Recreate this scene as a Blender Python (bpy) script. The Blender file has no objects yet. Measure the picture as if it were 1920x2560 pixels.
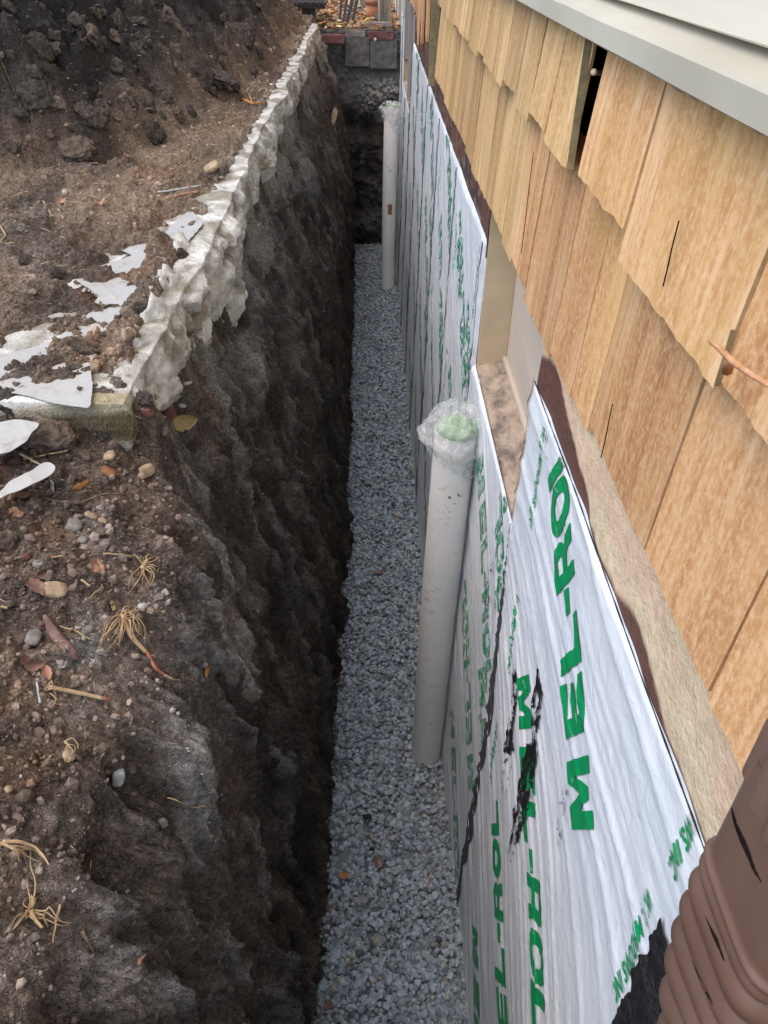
import bpy, bmesh, math, random
import numpy as np
from mathutils import Vector, Matrix
from mathutils.bvhtree import BVHTree

S = bpy.context.scene
COL = S.collection
rng = np.random.default_rng(7)
random.seed(7)

# ------------------------------------------------------------------ camera
F = 1950.0; CX, CY = 960.0, 1280.0
def _n(v): return v/np.linalg.norm(v)
_y = _n(np.array([(925-CX)/F, (-200-CY)/F, 1.0]))
_d = np.array([(922-CX)/F, (3849-CY)/F, 1.0]); _d = _n(_d-_y*_d.dot(_y))
_x = np.cross(_d, _y)
RW = np.array([_x, _y, -_d])                      # camera (x right, y down, z forward) -> world
def ray(px, py): return RW @ np.array([(px-CX)/F, (py-CY)/F, 1.0])
def onx(px, py, X): d = ray(px, py); return d*X/d[0]
def onz(px, py, Z): d = ray(px, py); return d*Z/d[2]
def ony(px, py, Y): d = ray(px, py); return d*Y/d[1]
cam_data = bpy.data.cameras.new('camera'); cam = bpy.data.objects.new('camera', cam_data); COL.objects.link(cam)
m = RW @ np.diag([1, -1, -1])
cam.matrix_world = Matrix([[*m[0], 0], [*m[1], 0], [*m[2], 0], [0, 0, 0, 1]])
cam_data.sensor_fit = 'VERTICAL'; cam_data.sensor_height = 24.0; cam_data.lens = 24.0*F/2560.0
cam_data.clip_start = .02; cam_data.clip_end = 2000
S.camera = cam
S.render.resolution_x = 768; S.render.resolution_y = 1024

# ------------------------------------------------------------------ world, sun, exposure
SUN_EL, SUN_AZ = math.radians(60), math.radians(250)      # azimuth clockwise from +Y: from the left, slightly behind
w = bpy.data.worlds.new('World'); S.world = w; w.use_nodes = True
nt = w.node_tree; nt.nodes.clear()
sky = nt.nodes.new('ShaderNodeTexSky'); sky.sky_type = 'NISHITA'; sky.sun_disc = False
sky.sun_elevation = SUN_EL; sky.sun_rotation = SUN_AZ; sky.air_density = 1.0; sky.dust_density = 1.0; sky.ozone_density = 1.0
bg = nt.nodes.new('ShaderNodeBackground'); bg.inputs['Strength'].default_value = .15
out = nt.nodes.new('ShaderNodeOutputWorld')
nt.links.new(sky.outputs[0], bg.inputs[0]); nt.links.new(bg.outputs[0], out.inputs[0])
sd = bpy.data.lights.new('sun', 'SUN'); sd.energy = 1.2; sd.angle = math.radians(66); sd.color = (1, .88, .73)
sun = bpy.data.objects.new('sun', sd); COL.objects.link(sun)
sdir = Vector((math.sin(SUN_AZ)*math.cos(SUN_EL), math.cos(SUN_AZ)*math.cos(SUN_EL), math.sin(SUN_EL)))
sun.rotation_euler = sdir.to_track_quat('Z', 'Y').to_euler()
S.view_settings.view_transform = 'Standard'; S.view_settings.look = 'None'
S.view_settings.exposure = 1.22; S.view_settings.gamma = 1; S.view_settings.use_curve_mapping = False

# ------------------------------------------------------------------ numpy noise
_perm = np.random.default_rng(3).permutation(256); _perm = np.concatenate([_perm, _perm, _perm])
_g = np.random.default_rng(4).normal(size=(256, 3)); _g /= np.linalg.norm(_g, axis=1)[:, None]
def noise(x, y=0., z=0., seed=0):
    x, y, z = np.broadcast_arrays(np.asarray(x, float)+seed*17.3, np.asarray(y, float)+seed*5.1, np.asarray(z, float)+seed*9.7)
    xi = np.floor(x).astype(int); yi = np.floor(y).astype(int); zi = np.floor(z).astype(int)
    xf, yf, zf = x-xi, y-yi, z-zi
    xi &= 255; yi &= 255; zi &= 255
    u = xf*xf*xf*(xf*(xf*6-15)+10); v = yf*yf*yf*(yf*(yf*6-15)+10); q = zf*zf*zf*(zf*(zf*6-15)+10)
    r = 0
    for dx in (0, 1):
        for dy in (0, 1):
            for dz in (0, 1):
                g = _g[_perm[_perm[_perm[xi+dx]+yi+dy]+zi+dz]]
                d = g[..., 0]*(xf-dx)+g[..., 1]*(yf-dy)+g[..., 2]*(zf-dz)
                r = r + d*(u if dx else 1-u)*(v if dy else 1-v)*(q if dz else 1-q)
    return r*1.5
def fbm(x, y, z, o=4, seed=0, gain=.5):
    r = 0; a = 1
    for k in range(o):
        r = r+a*noise(x*2**k, y*2**k, z*2**k, seed+k*3); a *= gain
    return r
def worley(x, y, z, seed=0):
    """distance to nearest / second nearest feature point and a cell value"""
    xi = np.floor(x).astype(int); yi = np.floor(y).astype(int); zi = np.floor(z).astype(int)
    f1 = np.full(x.shape, 9.); f2 = f1.copy(); cv = np.zeros(x.shape)
    for dx in (-1, 0, 1):
        for dy in (-1, 0, 1):
            for dz in (-1, 0, 1):
                a, b, c = xi+dx, yi+dy, zi+dz
                h = _perm[_perm[_perm[(a+seed) & 255]+(b & 255)]+(c & 255)]
                g = _g[h]
                d = np.sqrt((a+.5+g[..., 0]*.5-x)**2+(b+.5+g[..., 1]*.5-y)**2+(c+.5+g[..., 2]*.5-z)**2)
                n = d < f1
                f2 = np.where(n, f1, np.minimum(f2, d)); f1 = np.where(n, d, f1); cv = np.where(n, h/255., cv)
    return f1, f2, cv
def sstep(a, b, x):
    t = np.clip((x-a)/(b-a), 0, 1); return t*t*(3-2*t)

# ------------------------------------------------------------------ object helpers
def tag(o, label=None, cat=None, group=None, kind=None):
    if label: o['label'] = label
    if cat: o['category'] = cat
    if group: o['group'] = group
    if kind: o['kind'] = kind
    return o
def link(name, me, mat=None, parent=None, smooth=None):
    o = bpy.data.objects.new(name, me); COL.objects.link(o)
    if mat is not None and not me.materials: me.materials.append(mat)
    if parent is not None: o.parent = parent
    if smooth is not None: me.polygons.foreach_set('use_smooth', [smooth]*len(me.polygons))
    return o
def empty(name, loc=(0, 0, 0)):
    o = bpy.data.objects.new(name, None); COL.objects.link(o); o.location = loc; o.empty_display_size = .05; return o
def npmesh(name, V, Fc, colr=None, smooth=True):
    """V (n,3), Fc (m,k) k=3|4"""
    V = np.asarray(V, np.float32); Fc = np.asarray(Fc, np.int32)
    me = bpy.data.meshes.new(name); k = Fc.shape[1]
    me.vertices.add(len(V)); me.vertices.foreach_set('co', V.ravel())
    me.loops.add(Fc.size); me.loops.foreach_set('vertex_index', Fc.ravel())
    me.polygons.add(len(Fc)); me.polygons.foreach_set('loop_start', np.arange(0, Fc.size, k, dtype=np.int32))
    me.polygons.foreach_set('loop_total', np.full(len(Fc), k, np.int32))
    me.polygons.foreach_set('use_smooth', np.full(len(Fc), smooth))
    me.update(calc_edges=True)
    if colr is not None:
        a = me.color_attributes.new('col', 'FLOAT_COLOR', 'POINT')
        c = np.ones((len(V), 4), np.float32); c[:, :3] = colr
        a.data.foreach_set('color', c.ravel())
    return me
def gridfaces(n, m_, flip=False, mask=None):
    i = np.arange(n-1)[:, None]*m_+np.arange(m_-1)[None, :]
    f = np.stack([i, i+m_, i+m_+1, i+1], -1)
    if flip: f = f[..., ::-1]
    f = f.reshape(-1, 4)
    if mask is not None: f = f[mask.reshape(-1)]
    return f
def box_me(name, a, b, bev=0.0, jit=0.0):
    bm = bmesh.new(); bmesh.ops.create_cube(bm, size=1)
    a = Vector(a); b = Vector(b); c = (a+b)/2; s = b-a
    for v in bm.verts: v.co = Vector((v.co.x*s.x, v.co.y*s.y, v.co.z*s.z))+c
    if bev: bmesh.ops.bevel(bm, geom=bm.edges[:], offset=bev, segments=2, affect='EDGES')
    if jit:
        for v in bm.verts: v.co += Vector([random.uniform(-jit, jit) for _ in range(3)])
    me = bpy.data.meshes.new(name); bm.to_mesh(me); bm.free(); return me
def boxo(name, a, b, mat, parent=None, bev=0.0, jit=0.0):
    return link(name, box_me(name, a, b, bev, jit), mat, parent)
def tube_arr(P, R_, n=8, cap=True):
    P = np.asarray(P, float); R_ = np.broadcast_to(np.asarray(R_, float), (len(P),))
    V = []; up = np.array([0.13, .21, .97])
    for i in range(len(P)):
        t = P[min(i+1, len(P)-1)]-P[max(i-1, 0)]; t = _n(t)
        a = _n(np.cross(t, up)) if abs(t.dot(up)) < .98 else _n(np.cross(t, [1, 0, 0])); b = np.cross(t, a)
        for k in range(n):
            an = 2*math.pi*k/n; V.append(P[i]+R_[i]*(a*math.cos(an)+b*math.sin(an)))
    Fc = []
    for i in range(len(P)-1):
        for k in range(n): Fc.append((i*n+k, i*n+(k+1) % n, (i+1)*n+(k+1) % n, (i+1)*n+k))
    if cap:
        V += [P[0], P[-1]]; c0 = len(V)-2
        for k in range(n):
            Fc.append((c0, (k+1) % n, k, k)); o = (len(P)-1)*n; Fc.append((c0+1, o+k, o+(k+1) % n, o+(k+1) % n))
    return np.array(V), Fc
def pymesh(name, V, Fc, smooth=True):
    Fc = [tuple(dict.fromkeys(int(a) for a in f)) for f in Fc]
    me = bpy.data.meshes.new(name); me.from_pydata([tuple(map(float, v)) for v in V], [], Fc); me.update()
    me.polygons.foreach_set('use_smooth', [smooth]*len(me.polygons)); return me
def tubes_me(name, paths, n=6):
    VV, FF = [], []
    for P, r in paths:
        V, Fc = tube_arr(P, r, n); o = len(VV); VV += list(V); FF += [tuple(a+o for a in f) for f in Fc]
    return pymesh(name, VV, FF)

# ------------------------------------------------------------------ materials
def mat(name, rough=.8, spec=.3):
    m = bpy.data.materials.new(name); m.use_nodes = True
    b = m.node_tree.nodes['Principled BSDF']; b.inputs['Roughness'].default_value = rough
    b.inputs['Specular IOR Level'].default_value = spec
    return m, m.node_tree, b
def N(nt, t, **kw):
    n = nt.nodes.new(t)
    for k, v in kw.items():
        if k in n.inputs: n.inputs[k].default_value = v
        else: setattr(n, k, v)
    return n
def tex(nt, scale, detail=4, rough=.55, stretch=(1, 1, 1), dist=0.0):
    tc = N(nt, 'ShaderNodeTexCoord'); mp = N(nt, 'ShaderNodeMapping'); mp.inputs['Scale'].default_value = stretch
    nz = N(nt, 'ShaderNodeTexNoise'); nz.inputs['Scale'].default_value = scale; nz.inputs['Detail'].default_value = detail
    nz.inputs['Roughness'].default_value = rough; nz.inputs['Distortion'].default_value = dist
    nt.links.new(tc.outputs['Object'], mp.inputs[0]); nt.links.new(mp.outputs[0], nz.inputs[0])
    return nz.outputs['Fac']
def ramp(nt, fac, stops):
    r = N(nt, 'ShaderNodeValToRGB'); e = r.color_ramp.elements
    while len(e) < len(stops): e.new(.5)
    for k, (p, c) in enumerate(stops):
        e[k].position = p; e[k].color = (*c, 1) if len(c) == 3 else c
    nt.links.new(fac, r.inputs[0]); return r.outputs[0]
def mix(nt, fac, a, b, mode='MIX'):
    n = N(nt, 'ShaderNodeMix', data_type='RGBA', blend_type=mode)
    for s, v in ((0, fac), (6, a), (7, b)):
        if isinstance(v, (int, float)): n.inputs[s].default_value = v
        elif isinstance(v, tuple): n.inputs[s].default_value = (*v, 1)
        else: nt.links.new(v, n.inputs[s])
    return n.outputs[2]
def bump(nt, b, h, strength=.5, dist=.01, prev=None):
    n = N(nt, 'ShaderNodeBump'); n.inputs['Strength'].default_value = strength; n.inputs['Distance'].default_value = dist
    nt.links.new(h, n.inputs['Height'])
    if prev is not None: nt.links.new(prev, n.inputs['Normal'])
    nt.links.new(n.outputs[0], b.inputs['Normal']); return n.outputs[0]
def vcol(nt):
    a = N(nt, 'ShaderNodeAttribute'); a.attribute_name = 'col'; return a.outputs['Color']
def simple(name, c1, c2, scale=20, rough=.8, spec=.3, bs=.3, bd=.004, stretch=(1, 1, 1), lo=.35, hi=.65, detail=5):
    m, nt, b = mat(name, rough, spec)
    t = tex(nt, scale, detail, .6, stretch)
    nt.links.new(ramp(nt, t, [(lo, c1), (hi, c2)]), b.inputs['Base Color'])
    if bs: bump(nt, b, t, bs, bd)
    return m

def vmat(name, rough=1.0, spec=.1, fs=70, amt=.55, b1=(55, 1.0, .06), b2=(190, 1.0, .02), stretch=(1, 1, 1)):
    m, nt, b = mat(name, rough, spec)
    t = tex(nt, fs, 6, .7, stretch)
    k = ramp(nt, t, [(.32, (1-amt,)*3), (.70, (1+amt*.8,)*3)])
    nt.links.new(mix(nt, 1.0, vcol(nt), k, 'MULTIPLY'), b.inputs['Base Color'])
    n1 = bump(nt, b, tex(nt, b1[0], 5, .65, stretch), b1[1], b1[2])
    bump(nt, b, tex(nt, b2[0], 3, .6), b2[1], b2[2], n1)
    return m
M_soil = vmat('soil', fs=90, amt=.6)
M_conc = vmat('rough_concrete', fs=38, amt=.22, b1=(30, .7, .03), b2=(130, .7, .008))
M_paint = vmat('painted_masonry', rough=.75, spec=.25, fs=50, amt=.16, b1=(40, .7, .008), b2=(160, .5, .002))
M_stone = vmat('crushed_stone', rough=.85, spec=.25, fs=150, amt=.22, b1=(140, .3, .002), b2=(400, .2, .001))
M_crumb = vmat('soil_crumb', fs=160, amt=.4, b1=(140, .6, .008), b2=(400, .4, .002))

# membrane release film
M_film, nt, b = mat('white_release_film', .36, .5)
t1 = tex(nt, 5, 4, .6); t2 = tex(nt, 60, 4, .7, (1, 1, .15))
c = ramp(nt, t1, [(.3, (.66, .69, .715)), (.7, (.77, .785, .795))])
c = mix(nt, ramp(nt, tex(nt, 9, 8, .75, (1, 1, .4)), [(.60, (0, 0, 0)), (.78, (.55, .55, .55))]), c, (.45, .46, .47))
nt.links.new(c, b.inputs['Base Color'])
n1 = bump(nt, b, tex(nt, 22, 5, .6, (1, 1, 1), .6), .35, .012); bump(nt, b, tex(nt, 120, 3, .6), .12, .002, n1)
def printed(name, colr, keep):
    m, nt, b = mat(name, .4, .4)
    t = tex(nt, 55, 7, .75, (1, .35, 1))
    f = ramp(nt, t, [(keep, (0, 0, 0)), (keep+.10, (1, 1, 1))])
    nt.links.new(mix(nt, f, colr, (.55, .66, .60)), b.inputs['Base Color'])
    return m
M_green = printed('green_print', (.004, .27, .085), .60)
M_green_far = printed('worn_green_print', (.02, .26, .12), .47)
def ragged(name, colr, thr, sc, stretch=(1, 1, 1), rough=.45):
    """film-covering smear whose noise leaves gaps"""
    m, nt, b = mat(name, rough, .5)
    b.inputs['Base Color'].default_value = (*colr, 1)
    t = tex(nt, sc, 8, .75, stretch)
    tr = N(nt, 'ShaderNodeBsdfTransparent'); mx = N(nt, 'ShaderNodeMixShader')
    f = ramp(nt, t, [(thr, (0, 0, 0)), (thr+.03, (1, 1, 1))])
    nt.links.new(f, mx.inputs[0]); nt.links.new(tr.outputs[0], mx.inputs[1]); nt.links.new(b.outputs[0], mx.inputs[2])
    nt.links.new(mx.outputs[0], nt.nodes['Material Output'].inputs[0])
    bump(nt, b, tex(nt, 120, 4), .8, .004)
    return m
M_mastic = simple('black_mastic', (.006, .006, .007), (.022, .020, .019), 90, .55, .4, .9, .01)
M_smear = ragged('black_smear', (.012, .011, .012), .47, 34, (1, 1, .45))
M_smear2 = ragged('brown_black_smear', (.05, .035, .03), .56, 60, (1, 1, .4), .7)
M_seam = simple('dark_seam_edge', (.08, .08, .09), (.22, .22, .24), 60, .7, .3, .5, .004)
M_joint = ragged('grey_sheet_edge', (.060, .060, .068), .30, 40, (1, 1, .25), .6)

# wood shingle
def wood(name, base, dark, light, green, sc=1.0):
    m, nt, b = mat(name, .85, .15)
    oi = N(nt, 'ShaderNodeObjectInfo')
    tc = N(nt, 'ShaderNodeTexCoord'); ad = N(nt, 'ShaderNodeVectorMath', operation='ADD'); ml = N(nt, 'ShaderNodeVectorMath', operation='SCALE')
    cb = N(nt, 'ShaderNodeCombineXYZ')
    for k in range(3): nt.links.new(oi.outputs['Random'], cb.inputs[k])
    ml.inputs['Scale'].default_value = 9.0; nt.links.new(cb.outputs[0], ml.inputs[0])
    nt.links.new(tc.outputs['Object'], ad.inputs[0]); nt.links.new(ml.outputs[0], ad.inputs[1])
    def tx(scale, st, det=5, ro=.6, dist=0.):
        mp = N(nt, 'ShaderNodeMapping'); mp.inputs['Scale'].default_value = st
        nz = N(nt, 'ShaderNodeTexNoise'); nz.inputs['Scale'].default_value = scale; nz.inputs['Detail'].default_value = det
        nz.inputs['Roughness'].default_value = ro; nz.inputs['Distortion'].default_value = dist
        nt.links.new(ad.outputs[0], mp.inputs[0]); nt.links.new(mp.outputs[0], nz.inputs[0]); return nz.outputs['Fac']
    grain = tx(70, (1, 1, .05), 4, .55); streak = tx(13, (1, 1, .1), 4, .6, .3); mott = tx(125, (1, 1, .6), 4, .78); big = tx(3.2, (1, 1, .5), 4, .6)
    c = ramp(nt, streak, [(.28, dark), (.5, base), (.75, light)])
    c = mix(nt, ramp(nt, grain, [(.35, (.6, .6, .6)), (.55, (0, 0, 0))]), c, dark)
    c = mix(nt, ramp(nt, mott, [(.44, (0, 0, 0)), (.68, (.72, .72, .72))]), c, light)
    c = mix(nt, ramp(nt, mott, [(.28, (.25, .25, .25)), (.42, (0, 0, 0))]), c, dark)
    c = mix(nt, ramp(nt, big, [(.52, (0, 0, 0)), (.72, (.5, .5, .5))]), c, green)
    c = mix(nt, 1.0, c, ramp(nt, oi.outputs['Random'], [(0, (.80, .76, .72)), (.5, (1, .97, .92)), (1, (1.12, 1.10, 1.04))]), 'MULTIPLY')
    nt.links.new(c, b.inputs['Base Color'])
    n1 = bump(nt, b, grain, .35, .003); bump(nt, b, mott, .4, .0015, n1)
    return m
M_shingle = wood('weathered_shingle', (.60, .335, .155), (.39, .175, .07), (.77, .54, .33), (.53, .35, .12))
M_shingle_f = wood('weathered_shingle_olive', (.55, .345, .155), (.38, .20, .08), (.72, .53, .31), (.48, .34, .11))
M_bare = simple('bare_sheathing', (.46, .42, .31), (.60, .56, .43), 8, .85, .15, .2, .002, (1, 1, .2))
M_greentrim = simple('grey_skirt_paint', (.42, .385, .30), (.50, .465, .37), 7, .7, .3, .15, .002, (1, .3, 1))
M_siding = simple('cream_siding_paint', (.62, .555, .43), (.70, .64, .52), 9, .65, .3, .25, .002, (1, .12, 2.5))
M_dark = simple('dark_gap', (.008, .006, .005), (.02, .014, .01), 20, 1, .05, 0)
M_mosswood = simple('mossy_edge', (.24, .19, .10), (.40, .31, .17), 60, .95, .1, .4, .003)
M_tornwood = simple('torn_orange_wood', (.50, .24, .10), (.66, .40, .21), 30, .8, .2, .4, .003, (1, 1, .1))
M_tan = simple('tan_window_board', (.50, .37, .22), (.60, .46, .30), 6, .8, .2, .2, .002)
M_beige = simple('beige_window_board', (.50, .42, .33), (.60, .51, .41), 5, .8, .2, .25, .002, (1, .3, 1))
M_sill, nt, b = mat('smeared_sill', .85, .2)
t = tex(nt, 11, 8, .72, (1.6, .9, 1), .3)
nt.links.new(ramp(nt, t, [(.40, (.44, .34, .25)), (.52, (.32, .24, .18)), (.64, (.15, .115, .09))]), b.inputs['Base Color'])
bump(nt, b, t, .6, .008)
M_plaster = simple('foundation_block', (.24, .22, .20), (.32, .30, .27), 12, .95, .1, .4, .004)

# ------------------------------------------------------------------ wall plane geometry of the house side
W0 = .37
def wallx(Y, h):                     # the foundation leans a little into the trench towards its foot further along
    return W0-.03*sstep(1.2, 3.6, np.asarray(Y, float))*np.clip((np.asarray(h, float)-.85)/2.4, 0, 1.1)
def floor_h(Y):
    return np.interp(Y, [0, 1.1, 2.1, 3.7, 5, 10, 12], [3.14, 3.16, 3.26, 3.30, 3.33, 3.50, 3.50])
def wrinkle(Y, h, s=0):
    Y = np.asarray(Y, float); h = np.asarray(h, float)
    sl = .10+.78*sstep(1.05, 1.8, h); sl = np.where(Y > 1.6, .85, sl)
    q = h+sl*(Y-1.0)
    q = q+.05*noise(Y*1.3, h*1.3, 3.1, 5+s)+.018*noise(Y*3.5, h*3.5, 1.1, 8+s)
    p = Y*.8-h*.6
    r1 = (1-np.abs(noise(q*7.5, p*.9, 0., 11+s))*1.7).clip(0, 1)**5*.0050
    r2 = (1-np.abs(noise(q*17, p*1.7, 0., 21+s))*1.7).clip(0, 1)**4*.0030
    r3 = (1-np.abs(noise(q*42, p*3, 0., 31+s))*1.6).clip(0, 1)**3*.0016*(.5+.6*sstep(-.3, .4, noise(Y*3, h*3, 0, 44)))
    return (r1+r2)*np.where(Y > 1.6, .75, 1)+r3+.005*noise(Y*1.8, h*1.6, 7.7, 3+s)
def wp(Y, h, off=0., s=0, wr=True):
    d = wrinkle(Y, h, s) if wr else 0.
    return np.stack(np.broadcast_arrays(wallx(Y, h)-off-d, Y, -np.asarray(h, float)), -1)

# ================================================================== LARGE STRUCTURE
# ---- trench bank + ground on the left (one high resolution soil sheet)
Yc = list(np.linspace(-1.6, .15, 26)); y = .2
while y < 10.75: Yc.append(y); y += .0042+.0030*y
Yc = np.array(Yc+[10.78])
def xl(Y): return np.interp(Y, [0, 1.2, 2.35, 4.5, 10.7], [-.235, -.225, -.205, -.195, -.245])
near = np.array([(-9, 3.75), (-9, 3.3), (-.275, 2.3), (-.335, 1.6), (-.37, 1.28), (-.425, 1.09), (-.56, .99), (-.85, .90), (-1.5, .86), (-2.6, .82), (-6.5, .8)])
bott = np.array([(-9, 3.75), (-9, 3.3), (-.30, 2.3), (-.355, 1.6), (-.40, 1.30), (-.445, 1.13), (-.55, 1.02), (-.85, .92), (-1.5, .86), (-2.6, .82), (-6.5, .8)])
farp = np.array([(-9, 3.75), (-9, 3.3), (-.30, 2.3), (-.44, 1.55), (-.57, 1.17), (-.615, 1.0), (-.66, .895), (-.95, .888), (-1.5, .885), (-2.6, .88), (-6.5, .88)])
seg_n = [10, 90, 80, 50, 34, 34, 44, 60, 70, 60]
tt = np.concatenate([k+np.linspace(0, 1, n, endpoint=False) for k, n in enumerate(seg_n)]+[[len(seg_n)]])
def prof(P):
    return np.stack([np.interp(tt, np.arange(len(P)), P[:, 0]), np.interp(tt, np.arange(len(P)), P[:, 1])], -1)
kn = sstep(1.25, 1.95, Yc)[:, None, None]; kb = (1-sstep(.45, .95, Yc))[:, None, None]
PP = []
for P in (bott, near, farp):
    q = np.repeat(P[None], len(Yc), 0).copy(); q[:, 0, 0] = q[:, 1, 0] = xl(Yc); q[:, 1, 1] = floor_h(Yc)
    PP.append(q)
Pm = kb*PP[0]+(1-kb)*((1-kn)*PP[1]+kn*PP[2])
k0 = np.floor(tt).astype(int).clip(0, len(seg_n)-1); fr = (tt-k0)[None, :, None]
base = Pm[:, k0]*(1-fr)+Pm[:, k0+1]*fr
# round the polyline corners
for _ in range(10): base[:, 1:-1] = .25*base[:, :-2]+.5*base[:, 1:-1]+.25*base[:, 2:]
nY, nS = base.shape[:2]
X = base[..., 0]; H = base[..., 1]; Y = np.repeat(Yc[:, None], nS, 1)
dX = np.gradient(X, axis=1); dH = np.gradient(H, axis=1); L = np.sqrt(dX**2+dH**2)+1e-9
nx, nz = -dH/L, -dX/L                                # outward (to trench / up)
isw = sstep(.97, 1.25, H)*(tt[None, :] < 7)           # 1 on the wall, 0 on the ground
# mound
xb = np.interp(Y, [-2, 2.75, 3.0, 3.25, 3.55, 4.3, 5.2, 6.5, 8, 9.6, 11], [-9, -2.6, -1.95, -1.5, -1.12, -.84, -.76, -.72, -.69, -.70, -.8])
xb = xb+.10*noise(Y*1.1, 0., 0., 51)+.05*noise(Y*4, 0, 0, 52)
dm = xb-X
mound = np.where(dm > 0, 1.25*(1-np.exp(-np.maximum(dm, 0)*1.15)), 0)*(1-.35*sstep(8.5, 10.7, Y))
mk = sstep(-.05, .35, dm)
top = 1-isw
# displacement
vert = noise(Y*5.5, H*.9, X*.9, 61); vert2 = noise(Y*15, H*2.2, X*2, 62)
scr = noise(Y*42, H*5, X*6, 63)
lump = fbm(Y*3, H*2.2, X*3, 3, 64)
fine = fbm(Y*22, H*16, X*22, 4, 70)
f1, f2, cv = worley(Y*6.5, H*4, X*6.5, 9)
chunk = (f2-f1).clip(0, .5)
def billow(x, y, z, o, seed):
    r_ = 0; a_ = 1.
    for k_ in range(o): r_ = r_+a_*(np.abs(noise(x*2**k_, y*2**k_, z*2**k_, seed+k_*2))*2-.5); a_ *= .55
    return r_
g1_, g2_, gcv = worley(Y*17+.6*noise(Y*9, H*9, 0, 68), H*9, X*17, 19)
h1_, h2_, hcv = worley(Y*48, H*30, X*48, 29)
rough_ = .35+.65*sstep(-.25, .25, noise(Y*1.6, H*2.4, X, 69))
wallD = .046*vert-.022*np.abs(vert2)+.008*scr+.034*lump+.022*fine*rough_+.030*(chunk-.25)*sstep(-.1, .3, noise(Y*1.3, H*1.3, X, 66))+.016*(cv-.5)*sstep(-.1, .3, noise(Y*.9, H*2, 2., 67))+.022*(.5-g1_)*(.2+gcv)*rough_+.009*(.5-h1_)*(hcv > .3)*rough_
ledge = .022*sstep(.05, .3, noise(Y*2.2, H*3.2, 0., 90))*sstep(1.0, 1.3, H)
wv = .15*noise(Y*3, H*3, X*3, 140)
crag = billow(Y*8+wv*4, H*2.0, X*7, 5, 240); crag2 = billow(Y*34, H*12, X*30, 2, 260)
stri = billow(Y*26+wv*3, H*2.2, X*5, 3, 266)
rib = (1-np.abs(noise(Y*7.5+wv*3, H*.9, X, 268))*1.9).clip(0, 1)**2
wallD += .038*rib+.034*(1-np.abs(noise(Y*17+wv*5, H*1.7, X, 269))*1.9).clip(0, 1)**2*.5
wallD += .026*crag*(.4+.6*rough_)+.010*crag2+.016*stri*(1-.6*rough_)
wallD += ledge
wallD *= sstep(3.75, 3.2, H)*.75+.25
wallD -= .05*sstep(2.9, 3.3, H)*0
gfine = fbm(Y*14, X*14, 0., 4, 75)
c1, c2, ccv = worley(X*26, Y*26, H*0, 14)
crumb = (.42-c1).clip(0, .4)*(ccv > .35)
e1, e2, ecv = worley(X*55, Y*55, H*0, 24)
crumb2 = (.45-e1).clip(0, .4)*(ecv > .3)
nearm = 1-sstep(1.5, 2.2, Y)
gD = .010*billow(X*16, Y*16, 0., 3, 280)*(.3+.7*(1-sstep(1.5, 2.2, Y)))+.014*gfine+.006*fbm(Y*50, X*50, 0., 2, 79)+.012*fbm(Y*4, X*4, 0., 2, 77)+crumb*.030*(.25+.75*nearm)*(.3+.7*sstep(-.3, .2, noise(X*5, Y*5, 0, 78)))+crumb2*.013
gD = gD*(1-.55*(1-nearm)*(1-mk))
m1, m2, mcv = worley(X*3.0, Y*3.0, mound*3.0, 31)
b1, b2, bcv = worley(X*8, Y*8, mound*8, 32)
mD = .065*billow(X*4.5, Y*4.5, mound*4.5, 5, 270)+.26*(.55-m1)*(.3+.9*mcv)+.09*(.5-b1)*(.2+bcv)+.05*fbm(X*7, Y*7, mound*7, 4, 80)+.09*fbm(X*2.2, Y*2.2, mound*2, 2, 81)
D = isw*wallD+top*gD
Xs = X+nx*D; Hs = H-nz*D
# mound is piled on the ground
mm = mk*(1-isw)
Hs = Hs-mound*top-mD*mm
Xs = Xs+mm*.06*fbm(X*6, Y*6, mound*6, 3, 83)
Ys = Y+mm*.06*fbm(X*6, Y*6, mound*6, 3, 85)+isw*.02*noise(Y*6, H*6, X*6, 86)
# dirt cover over the slab: thickness noise with clean bands where the slab and plastic show
band_x = np.interp(Y, [1.5, 1.9, 2.4, 3.0, 3.6, 5, 7, 10], [-.93, -.92, -.84, -.70, -.66, -.66, -.68, -.70])
cover = .0065+.034*fbm(X*7, Y*7.0, 0., 5, 91, .62)
cover += .030*sstep(.08, -.20, X-band_x)-.010*sstep(-.03, .02, X-band_x)+.012*sstep(-.60, -.57, X)*sstep(1.6, 1.8, Y)*sstep(3., 2.6, Y)
cover += .040*np.exp(-(((X+.63)/.055)**2+((Y-2.15)/.42)**2))+.034*np.exp(-(((X+.69)/.035)**2+((Y-2.55)/.12)**2))
cover += .030*np.exp(-(((X+.64)/.05)**2+((Y-3.7)/.30)**2))+.03*np.exp(-(((X+.62)/.06)**2+((Y-1.72)/.10)**2))*0
cover += .016*sstep(3.9, 4.3, Y)*sstep(.0, .3, noise(X*3, Y*7, 0, 93))+.012*sstep(3.2, 4.5, Y)
onslab = sstep(1.56, 1.60, Y)*(1-isw)*(1-sstep(9.45, 9.55, Y))
Hs = np.where(onslab > 0, Hs*(1-onslab)+onslab*(.868-cover-(.012*gfine+crumb*.02+crumb2*.010)*sstep(-.002, .012, cover)-mound*top-mD*mm), Hs)
edge_in = sstep(-.62, -.56, Xs)*sstep(1.56, 1.62, Y)*(1-isw)
V = np.stack([Xs, Ys, -Hs], -1)
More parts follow.
